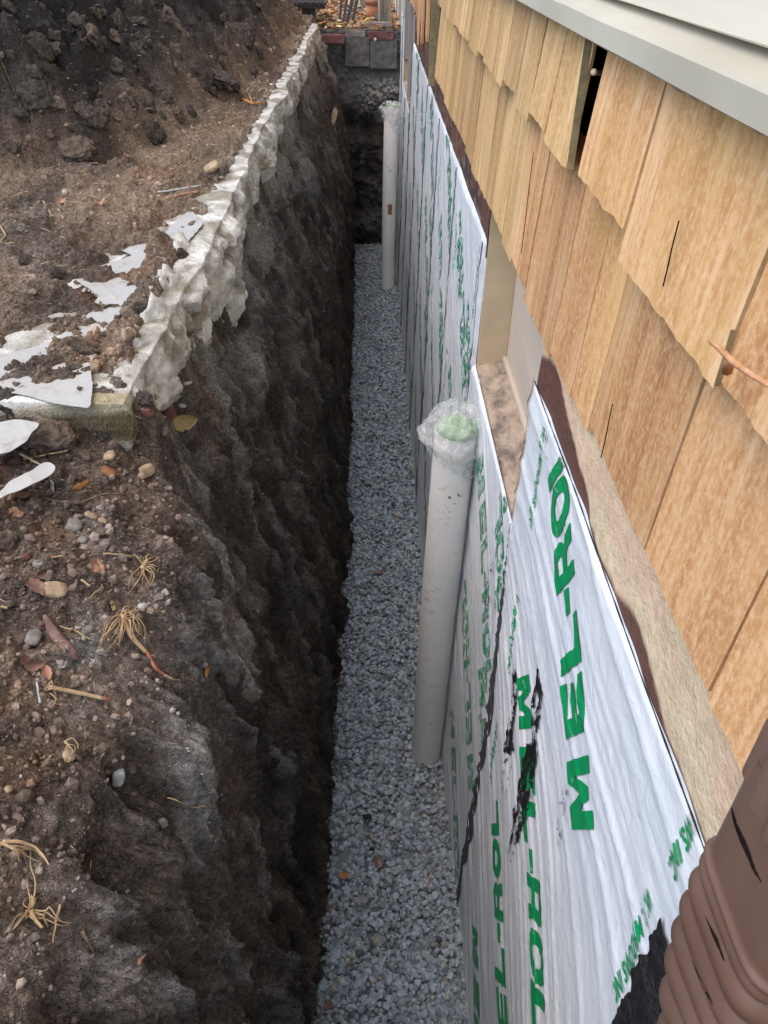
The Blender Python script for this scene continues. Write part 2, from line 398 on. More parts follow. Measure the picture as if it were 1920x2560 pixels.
# colours of soil, clay and dust, plus painted warm ground light and wall shade
dk = np.array([.135, .113, .099]); br = np.array([.30, .232, .182]); gy = np.array([.47, .425, .385]); rd = np.array([.32, .20, .13]); wh = np.array([.54, .51, .46]); tan = np.array([.42, .325, .245])
def lerp(a, b_, t): return a*(1-t[..., None])+b_*t[..., None]
n0 = fbm(Y*2.2, H*1.8, X*2.2, 4, 101)
c = lerp(np.broadcast_to(dk, V.shape), br, sstep(-.35, .35, n0)*(.42*isw+.9*top))
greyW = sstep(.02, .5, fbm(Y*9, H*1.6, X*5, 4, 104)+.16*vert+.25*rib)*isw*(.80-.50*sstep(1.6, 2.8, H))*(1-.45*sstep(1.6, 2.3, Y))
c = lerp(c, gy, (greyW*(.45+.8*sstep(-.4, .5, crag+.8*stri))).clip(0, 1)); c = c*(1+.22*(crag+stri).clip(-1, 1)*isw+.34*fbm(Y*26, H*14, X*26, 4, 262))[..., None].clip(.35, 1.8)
c = lerp(c, gy*.7, .5*sstep(.12, .5, fbm(X*5, Y*5, H*4, 4, 105))*top)
c = lerp(c, tan, .5*sstep(0, .4, noise(X*3, Y*3, 0, 106))*top*(1-mk)*sstep(-.5, -.9, X))
c = lerp(c, tan, .55*top*(1-mk)*sstep(1.7, 2.2, Y)*sstep(-.3, .2, noise(X*2, Y*2, 0, 107)))
c = lerp(c, rd, .40*sstep(.34, .65, fbm(Y*4, H*4, X*4, 3, 108)))
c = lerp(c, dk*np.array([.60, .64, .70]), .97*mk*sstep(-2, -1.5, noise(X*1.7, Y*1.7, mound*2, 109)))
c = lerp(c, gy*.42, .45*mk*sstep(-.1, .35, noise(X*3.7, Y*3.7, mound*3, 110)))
c = lerp(c, tan*.40, .35*mk*((mcv > .72)*1.)*sstep(-.2, .3, noise(X*6, Y*6, mound*6, 111)))
# chalky dust below the slab and on the near brow
dust = sstep(1.60, 1.12, H+.22*noise(Y*3, 0, 0, 119))*sstep(1.7, 2.3, Y)*sstep(-.30, .22, fbm(Y*4.5, H*6, X*6, 5, 112, .6))*sstep(.9, 1.05, H)*.9
c = lerp(c, wh, dust)
bd = np.exp(-(((Y-1.15)/.16)**2+((H-1.22)/.16)**2))*sstep(-.15, .35, fbm(Y*12, H*12, X*12, 4, 113))*.8
c = lerp(c, np.array([.30, .29, .28]), bd.clip(0, 1))
bd2 = np.exp(-(((Y-.95)/.10)**2+((X+.50)/.05)**2))*sstep(-.2, .3, fbm(Y*14, H*14, X*14, 4, 114))*.7
c = lerp(c, np.array([.36, .38, .38]), bd2.clip(0, 1))
c = c*(1-.34*isw[..., None]*sstep(1.15, 1.9, H)[..., None]); c = c*(1+((1-isw)*(1-mk))[..., None]*np.array([.32, .22, .12]))  # darkens the lower wall to look steeper; paints warm light onto the ground
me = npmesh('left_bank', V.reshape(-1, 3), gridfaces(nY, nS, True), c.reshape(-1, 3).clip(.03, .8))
VB, CB = V, c
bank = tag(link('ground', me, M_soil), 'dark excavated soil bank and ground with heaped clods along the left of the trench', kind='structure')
step_ = 1
tris = gridfaces(nY, nS, True)
bvh = BVHTree.FromPolygons(V.reshape(-1, 3).tolist(), tris.tolist())
def hit(px, py, lift=0.):
    d = Vector(ray(px, py)); d.normalize()
    loc, nrm, idx, dist = bvh.ray_cast(Vector((0, 0, 0)), d)
    if loc is None: p = Vector(onz(px, py, -.9)); return p, Vector((0, 0, 1))
    if nrm.dot(d) > 0: nrm = -nrm
    return loc+nrm*lift, nrm
def drop(x, y):
    loc, nrm, i, d = bvh.ray_cast(Vector((x, y, 3)), Vector((0, 0, -1)))
    if loc is None: return Vector((x, y, -.88)), Vector((0, 0, 1))
    return loc, (nrm if nrm.z > 0 else -nrm)

# ---- far land, beyond and around the site
M_land = simple('leaf_littered_land', (.07, .05, .035), (.16, .12, .08), 3, 1, .1, .5, .03)
def land(name, x0, x1, y0, y1, z):
    me = npmesh(name, [(x0, y0, z), (x1, y0, z), (x1, y1, z), (x0, y1, z)], [(0, 1, 2, 3)])
    o = link(name, me, M_land); tag(o, kind='structure'); return o
land('land', -400, -6.3, -400, 800, -.86)
land('land', -6.3, 400, 10.60, 800, -1.02)
land('land', -6.3, 400, -400, -1.55, -.93)
# ---- trench end faces and floor
def endface(Y0, sgn, x0, x1, nx_, nh):
    xs = np.linspace(x0, x1, nx_); hs = np.linspace(1.016, 3.75, nh)
    Xg, Hg = np.meshgrid(xs, hs, indexing='ij')
    d = .10*fbm(Xg*2.5, Hg*2.5, 3., 4, 120)*sstep(1.5, 1.9, Hg)+.02*fbm(Xg*14, Hg*14, 1., 3, 121)
    w1, w2, wc = worley(Xg*40, Hg*40, Xg*0, 40)
    peb = sstep(1.46, 1.58, Hg+.10*(Xg-.0))*sstep(2.10, 1.85, Hg+.25*Xg)*sstep(-.15, .15, Xg+.10)
    d += peb*(.5-w1).clip(0, 1)*.03
    hol = np.exp(-(((Xg+.05)/.16)**2+((Hg-2.05)/.16)**2)); d -= .12*hol
    Vv = np.stack([Xg, Y0-sgn*d, -Hg], -1)
    cc = lerp(np.broadcast_to(dk*.8, Vv.shape), gy*.5, sstep(-.1, .5, fbm(Xg*4, Hg*4, 0., 4, 122)))
    cc = lerp(cc, np.array([.30, .285, .26]), sstep(1.95, 1.55, Hg+.1*noise(Xg*5, Hg*5, 0, 125)))
    cc = lerp(cc, np.array([.70, .66, .58]), peb*(wc > .35)*.9)
    cc = lerp(cc, dk*.6, hol)
    return npmesh('end', Vv.reshape(-1, 3), gridfaces(nx_, nh), cc.reshape(-1, 3).clip(.01, 1))
o = link('trench_end', endface(10.6, 1, -.75, .42, 240, 420), M_soil); tag(o, kind='structure')
o = link('trench_end', endface(-1.55, -1, -.75, .42, 60, 120), M_soil); tag(o, kind='structure')
xs = np.linspace(-.34, .42, 40); ys = np.linspace(-1.6, 10.8, 500); Xg, Yg = np.meshgrid(xs, ys, indexing='ij')
Vv = np.stack([Xg, Yg, -(floor_h(Yg)+.012)+.012*noise(Xg*6, Yg*6, 0, 130)], -1)
cc = np.broadcast_to(np.array([.20, .21, .22]), Vv.shape)
o = link('trench_floor', npmesh('trench_floor', Vv.reshape(-1, 3), gridfaces(40, 500, True), cc.reshape(-1, 3)), M_stone); tag(o, kind='structure')

# ---- gravel: individual crushed stones in one mesh
def ico():
    bm = bmesh.new(); bmesh.ops.create_icosphere(bm, subdivisions=1, radius=1)
    V = np.array([v.co[:] for v in bm.verts]); Fc = np.array([[v.index for v in f.verts] for f in bm.faces]); bm.free(); return V, Fc
IV, IF = ico()
bm = bmesh.new(); bmesh.ops.create_icosphere(bm, subdivisions=2, radius=1)
IV2 = np.array([v.co[:] for v in bm.verts]); IF2 = np.array([[v.index for v in f.verts] for f in bm.faces]); bm.free()
def randrot(n, r):
    q = r.normal(size=(n, 4)); q /= np.linalg.norm(q, axis=1)[:, None]; a, b_, c_, d_ = q.T
    return np.stack([1-2*(c_*c_+d_*d_), 2*(b_*c_-a*d_), 2*(b_*d_+a*c_), 2*(b_*c_+a*d_), 1-2*(b_*b_+d_*d_), 2*(c_*d_-a*b_), 2*(b_*d_-a*c_), 2*(c_*d_+a*b_), 1-2*(b_*b_+c_*c_)], -1).reshape(n, 3, 3)
def rocks(P, size, r, flat=(.55, 1), jit=.28, cols=None, V0=None, F0=None, faceted=True):
    V0 = IV if V0 is None else V0; F0 = IF if F0 is None else F0
    n = len(P); V = np.repeat(V0[None], n, 0)
    if faceted:                                       # push the unit ball towards a random box: angular broken stone
        k = r.uniform(.55, .95, (n, 1, 1)); mx = np.abs(V).max(2, keepdims=True); V = V*(1-k)+V/mx*.8*k
    V = V*(1+r.uniform(-jit, jit, V.shape[:2])[..., None])
    sc = r.uniform(flat[0], flat[1], (n, 1, 3)); V = V*sc
    V = np.einsum('nij,nkj->nki', randrot(n, r), V)*np.asarray(size).reshape(-1, 1, 1)+P[:, None]
    Fc = (F0[None]+np.arange(n)[:, None, None]*len(V0)).reshape(-1, 3)
    cc = None if cols is None else np.repeat(cols[:, None], len(V0), 1).reshape(-1, 3)
    return V.reshape(-1, 3), Fc, cc
def gravel():
    P = []; y = .35
    r = np.random.default_rng(11)
    n = 34000
    yy = r.uniform(0, 1, n)**1.35*10.4+.3
    xx = r.uniform(-.31, .385, n)
    zz = -floor_h(yy)+r.uniform(-.014, .016, n)+.020*noise(xx*5, yy*5, 0, 131)+.022*sstep(.12, 0, xx-xl(yy))*0
    sz = r.uniform(.0085, .0190, n)*(1+.35*(r.random(n) > .93))*(1+.25*(r.random(n) > .9))
    P = np.stack([xx, yy, zz], -1)
    b0 = r.uniform(.30, .58, n); hue = r.normal(0, .012, (n, 3)); cols = b0[:, None]*np.array([.90, .98, 1.03])*.93+hue
    dkk = r.random(n) > .95; cols[dkk] *= .45
    tn = r.random(n) > .975; cols[tn] = cols[tn]*np.array([1.25, 1.0, .75])
    return rocks(P, sz, r, cols=cols.clip(.02, .6))
gv, gf, gc = gravel()
o = link('gravel', npmesh('gravel', gv, gf, gc, False), M_stone)
tag(o, 'grey crushed stone gravel covering the narrow trench floor', 'gravel', kind='stuff')

# ---- concrete slab along the trench edge
def slab():
    Ys_ = [1.545]; y = 1.555
    while y < 9.6: Ys_.append(y); y += .006+.0028*y
    Ys_ = np.array(Ys_); n = len(Ys_)
    prof = np.array([(-1.55, .869), (-.80, .868), (-.60, .868), (-.545, .872), (-.535, .90), (-.528, .97), (-.53, 1.03), (-.54, 1.10), (-.585, 1.20), (-.72, 1.22)])
    segs = [14, 20, 14, 8, 16, 14, 16, 20, 10]
    t = np.concatenate([k+np.linspace(0, 1, m_, endpoint=False) for k, m_ in enumerate(segs)]+[[len(segs)]])
    X = np.interp(t, range(len(prof)), prof[:, 0]); Hh = np.interp(t, range(len(prof)), prof[:, 1])
    X = np.repeat(X[None], n, 0); Hh = np.repeat(Hh[None], n, 0); Yg = np.repeat(Ys_[:, None], len(t), 1)
    # depth of the lumpy overpour under the slab varies along the trench
    low = .060+.05*sstep(4.5, 3.2, Yg)*sstep(1.7, 2.1, Yg)+.24*np.exp(-((Yg-2.62)/.50)**2)*(.8+.7*noise(Yg*4, 0, 0, 141))+.10*sstep(2.7, 3.3, Yg)*(.75+1.2*noise(Yg*1.7, 0, 0, 142))+.03*noise(Yg*9, 0, 0, 143)
    f = low/.25; lowm = (Hh > .97); Hh = np.where(lowm, .97+(Hh-.97)*f.clip(.15, 1.3), Hh)
    X = np.where(lowm, X+.012*f, X)
    k = sstep(3.2, 4.4, t)[None]
    w1, w2, wc = worley(Yg*4.6+1.1*noise(Yg*1.9, Hh*3, 0, 250), Hh*6+.5*noise(Yg*5, Hh*3, 3, 251), X*6.5, 50)
    disp = k*(.075*(wc-.45)*(f.clip(.35, 1))*(1-.65*sstep(3.8, 6, Yg))+.02*(.5-w1)-.022*(1-sstep(.0, .10, w2-w1))*f.clip(.3, 1)+.030*fbm(Yg*7, Hh*7, X*7, 4, 144)+.030*noise(Yg*2.1, 0, 0, 145)+.006*billow(Yg*20, Hh*20, X*20, 3, 147))
    edge = np.exp(-((t-3.2)/.9)**2)[None]
    X = X+disp+edge*(.034*fbm(Yg*1.7, 0*Yg, 0*Yg, 3, 146)+.012*fbm(Yg*6, Hh*9, 0*Yg, 3, 246)*sstep(5, 3, Yg)+.012*noise(Yg*1.1, 0, 0, 147)); Hh = Hh+.004*fbm(Yg*8, X*8, 0., 3, 148)*(1-k)+edge*.004*np.abs(noise(Yg*7, X*18, 0, 149))
    V = np.stack([X, Yg, -Hh], -1)
    # near end cap
    V = np.concatenate([V[:1]*1.0, V]); cen = np.array([-1.0, 1.548, -.93]); V[0] = V[0]*.02+cen*.98; V[0, :, 1] = 1.56
    cc = np.broadcast_to(np.array([.64, .61, .54]), V.shape)
    a, b_, c_ = V[..., 0], V[..., 1], -V[..., 2]
    cc = cc*(1+.2*fbm(a*22, b_*22, c_*22, 3, 154))[..., None]; cc = lerp(cc, np.array([.82, .80, .74]), sstep(-.1, .4, fbm(a*5, b_*5, c_*5, 4, 150)))
    cc = lerp(cc, np.array([.30, .26, .19]), .85*sstep(.02, .4, fbm(a*7, b_*7, c_*7, 4, 151)))
    cc = lerp(cc, np.array([.22, .18, .135]), .85*sstep(.0, .35, fbm(a*16, b_*9, c_*16, 4, 152))*sstep(1.2, 1.0, c_*0+1.1))
    cc = lerp(cc, np.array([.42, .34, .16]), .55*(b_ < 1.60)*sstep(-.2, .2, noise(a*20, b_*4, c_*20, 153))*1.)
    return npmesh('slab', V.reshape(-1, 3), gridfaces(n+1, len(t)), cc.reshape(-1, 3).clip(.05, .85))
o = slab_o = link('concrete_slab', slab(), M_conc)
tag(o, 'broken whitish concrete slab edge running along the left lip of the trench', 'concrete slab')

# ================================================================== THE HOUSE
house = empty('house', (W0, 2.5, -3.3))
tag(house, 'shingled house wall with white waterproofed foundation along the right of the trench', 'house')
bpy.context.view_layer.update()
def hpart(o, lab=None):
    o.parent = house; o.matrix_parent_inverse = Matrix.Translation(-house.location)
    if lab: o['label'] = lab
    return o
def sub(o, par): o.parent = par; return o
XB = W0+.030                                             # back of the membrane / front of foundation block
WIN = [(1.535, 2.475, 1.225), (7.63, 9.75, 1.40)]
ys = [-1.6, WIN[0][0], WIN[0][1], WIN[1][0], WIN[1][1], 10.62]
for k in range(5):
    top_h = .705 if k in (0, 2, 4) else (WIN[0][2]+.02 if k == 1 else WIN[1][2]+.02)
    Va = []
    n = 12; yy = np.linspace(ys[k]+(.034 if k in (2, 4) else 0), ys[k+1]-(.034 if k in (0, 2) else 0), n); hh = np.linspace(top_h, 3.9, 14)
    A, B = np.meshgrid(yy, hh, indexing='ij')
    V1 = np.stack([wallx(A, B)+.012, A, -B], -1); V2 = V1.copy(); V2[..., 0] = .75
    me = npmesh('foundation_wall', np.concatenate([V1.reshape(-1, 3), V2.reshape(-1, 3)]), np.concatenate([gridfaces(n, 14, True), gridfaces(n, 14)+n*14,
        np.array([[i*14, (i+1)*14, (i+1)*14+n*14, i*14+n*14] for i in range(n-1)]), np.array([[j, j+1, j+1+n*14, j+n*14] for j in range(13)]), np.array([[(n-1)*14+j, (n-1)*14+j+n*14, (n-1)*14+j+1+n*14, (n-1)*14+j+1] for j in range(13)])]), smooth=False)
    hpart(link('foundation_wall', me, M_plaster))
# painted band (brown primer / cream parging) between membrane top and shingles
def band(y0, y1, mode):
    n = int((y1-y0)/.008); mh = 36
    A, B = np.meshgrid(np.linspace(y0, y1, n), np.linspace(.62, .86, mh), indexing='ij')
    th = .004+.004*noise(A*9, B*9, 0, 160)
    V = np.stack([W0+.004-th*(1 if mode else .3), A, -B], -1)
    cream = np.array([.68, .49, .33]); brown = np.array([.135, .062, .045]); bk = np.array([.05, .04, .04]); yel = np.array([.66, .52, .34])
    if mode:
        c = lerp(np.broadcast_to(cream, V.shape), yel, sstep(-.2, .3, noise(A*6, B*12, 0, 161)))
        e = np.interp(A, [-2, .60, .72, .80, .86, 1.03, 1.10, 1.25, 1.38, 1.46, 1.53, 1.6], [.80, .80, .772, .772, .80, .80, .765, .735, .70, .715, .74, .80])+.006*fbm(A*14, B*4, 0, 3, 163)
        c = lerp(c, brown, sstep(-.004, .004, B-e)*sstep(-1.2, -.9, noise(A*30, B*30, 0, 164)))
        c = c*(1+.07*fbm(A*20, B*40, 0, 4, 165))[..., None]
    else:
        c = lerp(np.broadcast_to(brown, V.shape), np.array([.07, .045, .04]), sstep(-.2, .3, fbm(A*4, B*10, 0, 3, 166)))
        c = lerp(c, np.array([.30, .20, .14]), .6*sstep(.25, .5, fbm(A*12, B*30, 0, 3, 167)))
    me = npmesh('band', V.reshape(-1, 3), gridfaces(n, mh, True), c.reshape(-1, 3))
    return hpart(link('parging_band' if mode else 'primer_band', me, M_paint), 'cream parging strip with brown primer below the near shingles' if mode else 'dark brown primer strip below the far shingles')
band(-1.5, 1.533, True); band(2.478, 7.62, False)

# ---- window recesses
def window(y0, y1, hs, far):
    wn = empty('window_recess', (0, 0, 0)); wn.parent = house; wn.matrix_parent_inverse = Matrix.Translation(-house.location)
    xb_ = W0+.105
    boxo('back_board', (xb_, y0-.028, -hs-.018), (xb_+.02, y1+.028, -.60), M_beige, wn)
    boxo('jamb', (W0+.006, y1, -hs-.02), (xb_-.001, y1+.03, -.60), M_tan, wn)
    boxo('jamb', (W0+.006, y0-.03, -hs-.02), (xb_-.001, y0, -.60), M_tan, wn)
    n = 60; A, B = np.meshgrid(np.linspace(y0, y1, n), np.linspace(0, 1, 14), indexing='ij')
    Vs = np.stack([W0+.001+B*(xb_-W0-.002), A, -(hs+.012)+.022*B+.006*fbm(A*9, B*3, 0, 4, 170)], -1)
    V2 = Vs.copy(); V2[..., 2] -= .03
    me = npmesh('sill', np.concatenate([Vs.reshape(-1, 3), V2.reshape(-1, 3)]), np.concatenate([gridfaces(n, 14, True), np.array([[i*14, i*14+n*14, (i+1)*14+n*14, (i+1)*14] for i in range(n-1)])]))
    link('sill', me, M_sill, wn)
    boxo('stop_strip', (xb_-.014, y0+.001, -hs+.012), (xb_-.0005, y1-.001, -hs+.026), M_beige, wn)
    return wn
window(*WIN[0], False); window(*WIN[1], True)
M_greyboard = simple('grey_frame_board', (.30, .28, .26), (.42, .40, .37), 6, .8, .2, .2, .002, (1, 1, .2))

# ---- membrane sheets with their printing
def seam_y(k, h):
    tops = [-1.6, 1.545, 2.485, 3.42, 4.42, 5.45, 6.55, 7.62, 8.72, 9.78, 10.61]
    y0 = tops[k]
    if 0 < k < 10: y0 = y0+np.interp(h, [.8, 1.3, 2.1, 2.9, 3.4], [0, .02, -.01, .05, .07])*(1 if k == 1 else .8)+.003*noise(np.asarray(h)*4, k*3.3, 0, 180)*sstep(.9, 1.2, np.asarray(h))
    return y0
def top_h(Y):
    t = .805+.006*noise(np.asarray(Y)*3, 0, 0, 181)
    t = np.where((Y > 1.545) & (Y < 2.478), 1.235, t)
    return np.where((Y > 7.62) & (Y < 9.75), 1.415, t)
M_glyph = {}
def glyphs():
    def ell(cx, cy, rx, ry, n=28): return [(cx+rx*math.copysign(abs(math.cos(a))**.85, math.cos(a)), cy+ry*math.copysign(abs(math.sin(a))**.85, math.sin(a))) for a in np.linspace(0, 2*math.pi, n, endpoint=False)]
    G = {}
    G['M'] = [[(0, 0), (.26, 0), (.26, .55), (.42, .12), (.60, .12), (.78, .56), (.78, 0), (1.04, 0), (1.04, 1), (.70, 1), (.52, .50), (.34, 1), (0, 1)]]
    G['E'] = [[(0, 0), (.86, 0), (.86, .22), (.28, .22), (.28, .39), (.80, .39), (.80, .60), (.28, .60), (.28, .78), (.86, .78), (.86, 1), (0, 1)]]
    G['L'] = [[(0, 0), (.80, 0), (.80, .23), (.28, .23), (.28, 1), (0, 1)]]
    G['-'] = [[(0, .36), (.40, .36), (.40, .56), (0, .56)]]
    return G
GL = glyphs()
def inside(poly, x, y):
    r = np.zeros(x.shape, bool); n = len(poly); j = n-1
    for i in range(n):
        xi, yi = poly[i]; xj, yj = poly[j]
        cnd = ((yi > y) != (yj > y)) & (x < (xj-xi)*(y-yi)/((yj-yi) or 1e-9)+xi); r ^= cnd; j = i
    return r
def letter_shape(ch):
    """list of strips (quads) covering the letter, exact at straight sides: (x0,x1 functions sampled in v)"""
    if ch in GL: return GL[ch][0], None
    t = np.linspace(0, 2*math.pi, 36, endpoint=False)
    se = lambda a, b_, cx, cy, p: [(cx+a*np.sign(math.cos(q))*abs(math.cos(q))**p, cy+b_*np.sign(math.sin(q))*abs(math.sin(q))**p) for q in t]
    if ch == 'O': return se(.50, .5, .5, .5, .8), se(.22, .28, .5, .5, .8)
    if ch == 'R':
        o = [(0, 0), (.28, 0), (.28, .36), (.42, .36), (.60, .30), (.66, .0), (.98, 0), (.90, .30), (.76, .44), (.88, .52), (.95, .70), (.88, .90), (.70, 1), (0, 1)]
        i = [(.28, .56), (.58, .56), (.66, .68), (.58, .80), (.28, .80)]
        return o, i
def letter_bm(ch, org, u, v, size_w, size_h, cut=.010):
    """triangulated flat letter in (Y,h) space, cut into small cells so it can follow the wrinkles"""
    o, i = letter_shape(ch); bm = bmesh.new()
    edges = []
    for loop in [o]+([i] if i else []):
        vs = [bm.verts.new((x*size_w, y*size_h, 0)) for x, y in loop]
        edges += [bm.edges.new((vs[k], vs[(k+1) % len(vs)])) for k in range(len(vs))]
    bmesh.ops.triangle_fill(bm, edges=edges, use_beauty=True)
    for ax, L_ in ((0, size_w*1.1), (1, size_h)):
        for s in np.arange(cut, L_, cut):
            no = (1, 0, 0) if ax == 0 else (0, 1, 0); co = (s, 0, 0) if ax == 0 else (0, s, 0)
            bmesh.ops.bisect_plane(bm, geom=bm.verts[:]+bm.edges[:]+bm.faces[:], plane_co=co, plane_no=no)
    bmesh.ops.triangulate(bm, faces=bm.faces[:])
    bm.verts.index_update()
    P = np.array([v_.co[:2] for v_ in bm.verts]); Fc = np.array([[v_.index for v_ in f.verts] for f in bm.faces]); bm.free()
    Yh = np.array(org)[None]+P[:, :1]*np.array(u)[None]+P[:, 1:]*np.array(v)[None]
    return Yh, Fc
def clip_sheet(Yh, Fc, k):
    Yc_ = Yh[Fc].mean(1); ok = (Yc_[:, 1] > top_h(Yc_[:, 0])+.003) & (Yc_[:, 0] > seam_y(k, Yc_[:, 1])+.012) & (Yc_[:, 0] < seam_y(k+1, Yc_[:, 1])-.012)
    return Fc[ok]
def to_wall(name, lst, k, off, parent, material):
    V = []; Fc = []; n = 0
    for Yh, f in lst:
        f = clip_sheet(Yh, f, k)
        if len(f) == 0: continue
        V.append(Yh); Fc.append(f+n); n += len(Yh)
    if not V: return None
    V = np.concatenate(V); Fc = np.concatenate(Fc)
    P = wp(V[:, 0], V[:, 1], off, k)
    e1 = P[Fc[:, 1]]-P[Fc[:, 0]]; e2 = P[Fc[:, 2]]-P[Fc[:, 0]]; fl = np.cross(e1, e2)[:, 0] > 0
    Fc[fl] = Fc[fl][:, ::-1]
    return link(name, npmesh(name, P, Fc), material, parent)
# advance table, in metres along the text line
ADV = [('M', .0, .118), ('E', .158, .100), ('L', .275, .092), ('-', .375, .05), ('R', .432, .098), ('O', .538, .104), ('L', .650, .092)]
def text_row(org, u, v, sc=1.0, cut=.010, hgt=.146):
    out = []
    for ch, t, wd in ADV:
        o_ = (org[0]+u[0]*t*sc, org[1]+u[1]*t*sc)
        wnorm = {'M': 1.04, 'E': .86, 'L': .80, '-': .40, 'R': .98, 'O': 1.0}[ch]
        out.append(letter_bm(ch, o_, u, v, wd*sc/wnorm, hgt, cut))
    return out
def small_text(txt, org, u, v, size):
    cu = bpy.data.curves.new('t', 'FONT'); cu.body = txt; cu.size = size; cu.offset = size*.030; cu.shear = .25; cu.space_character = 1.05; cu.resolution_u = 3
    ob = bpy.data.objects.new('t', cu); COL.objects.link(ob); dg = bpy.context.evaluated_depsgraph_get(); dg.update()
    me = bpy.data.meshes.new_from_object(ob.evaluated_get(dg)); bm = bmesh.new(); bm.from_mesh(me); mxx = max(v_.co.x for v_ in bm.verts)
    for s_ in np.arange(.007, mxx, .007): bmesh.ops.bisect_plane(bm, geom=bm.verts[:]+bm.edges[:]+bm.faces[:], plane_co=(s_, 0, 0), plane_no=(1, 0, 0))
    for s_ in np.arange(.006, size, .006): bmesh.ops.bisect_plane(bm, geom=bm.verts[:]+bm.edges[:]+bm.faces[:], plane_co=(0, s_, 0), plane_no=(0, 1, 0))
    bmesh.ops.triangulate(bm, faces=bm.faces[:]); bm.verts.index_update()
    P = np.array([v_.co[:2] for v_ in bm.verts]); Fc = np.array([[v_.index for v_ in f.verts] for f in bm.faces]); bm.free()
    bpy.data.objects.remove(ob); bpy.data.curves.remove(cu); bpy.data.meshes.remove(me)
    return np.array(org)[None]+P[:, :1]*np.array(u)[None]+P[:, 1:]*np.array(v)[None], Fc
WR = small_text('W. R. MEADOWS, INC.', (0, 0), (0, .74), (-1.1, 0), .032)
def wr_at(Y0, h0): P_ = WR[0].copy(); P_[:, 0] -= .085*P_[:, 1]; return (P_+np.array([[Y0, h0]]), WR[1])
# measured rows on the near sheet: baseline origin (Y,h), reading direction, letter-up direction
# each large letter is its own flat print
u1 = np.array([.812, -.583]); v1 = np.array([.509, .861])          # upside-down rows climb away from the camera
u2 = np.array([-.787, .617]); v2 = np.array([-.59, -.807])          # upright rows run down towards the camera
ROWS = [((.684, 1.158), u1, v1, .97), ((1.262, 1.468), u2, v2, 1.0), ((.650, 2.400), u1, v1, 1.0), ((1.305, 2.80), u2, v2, 1.0)]
sheets = []
for k in range(10):
    far = k > 2
    dy, dh = (.008, .009) if k <= 1 else ((.012, .013) if k <= 3 else (.022, .022))
    y_a, y_b = seam_y(k, 2.), seam_y(k+1, 2.)
    n = int((y_b-y_a)/dy) if k else int((y_b-.15)/dy)+30; 
    us = np.linspace(0, 1, n) if k else np.concatenate([np.linspace(0, .55, 30, endpoint=False), np.linspace(.55, 1, n-30)])
    mh = int(2.7/dh); vs = np.linspace(0, 1, mh)
    U, Vv_ = np.meshgrid(us, vs, indexing='ij')
    Yt = seam_y(k, .8)+(seam_y(k+1, .8)-seam_y(k, .8))*U
    th = top_h(Yt) if k not in (1, 7, 8) else (np.full_like(Yt, 1.24) if k == 1 else np.where(Yt < 9.75, 1.415, .805))
    Hh = th+(3.62-th)*Vv_
    Yy = seam_y(k, Hh)+(seam_y(k+1, Hh)-seam_y(k, Hh))*U
    offs = .006 if k % 2 == 0 else .002
    P = wp(Yy, Hh, offs, k)
    # edges roll back to the wall
    P2 = wp(Yy, Hh, -.006, k, False)
    ee = ((U < 1e-6) | (U > 1-1e-6) | (Vv_ < 1e-6))
    P[ee] = P2[ee]
    o = hpart(link('membrane_sheet', npmesh('membrane_sheet', P.reshape(-1, 3), gridfaces(n, mh, True)), M_film))
    sheets.append((o, offs))
    if k == 0: o['label'] = 'nearest white membrane sheet with black torn patches'
    rows = []
    for (og, u, v, sc) in ROWS:
        rows += text_row((og[0]+k*.985-(.06 if k else 0), og[1]+(.17*((k*7) % 3-1) if k else 0)), u, v, sc, .010 if k < 2 else .03)
    if k:
        for (og, u, v, sc) in ROWS[:2]: rows += text_row((og[0]+k*.985-.5, og[1]+.35+(.17*((k*5) % 3-1))), u, v, sc, .02)
    for grp in [[q_] for q_ in rows]:
        a = to_wall('letter', grp, k, offs+.0022, None, M_green if k == 0 else M_green_far)
        if a: a.parent = o
    st = [wr_at(Y_, h_) for Y_, h_ in (((.506, .990), (.508, .650), (1.40, .83), (1.39, 1.30), (.487, 1.60), (1.40, 1.8), (.487, 2.1)) if k == 0 else
          [(seam_y(k, 2.)+.12, .85+.5*j) for j in range(3)]+[(seam_y(k+1, 2.)-.12, .95+.6*j) for j in range(2)])]
    for q_ in st:
        a = to_wall('lettering', [q_], k, offs+.0028, None, M_green if k == 0 else M_green_far)
        if a: a.parent = o
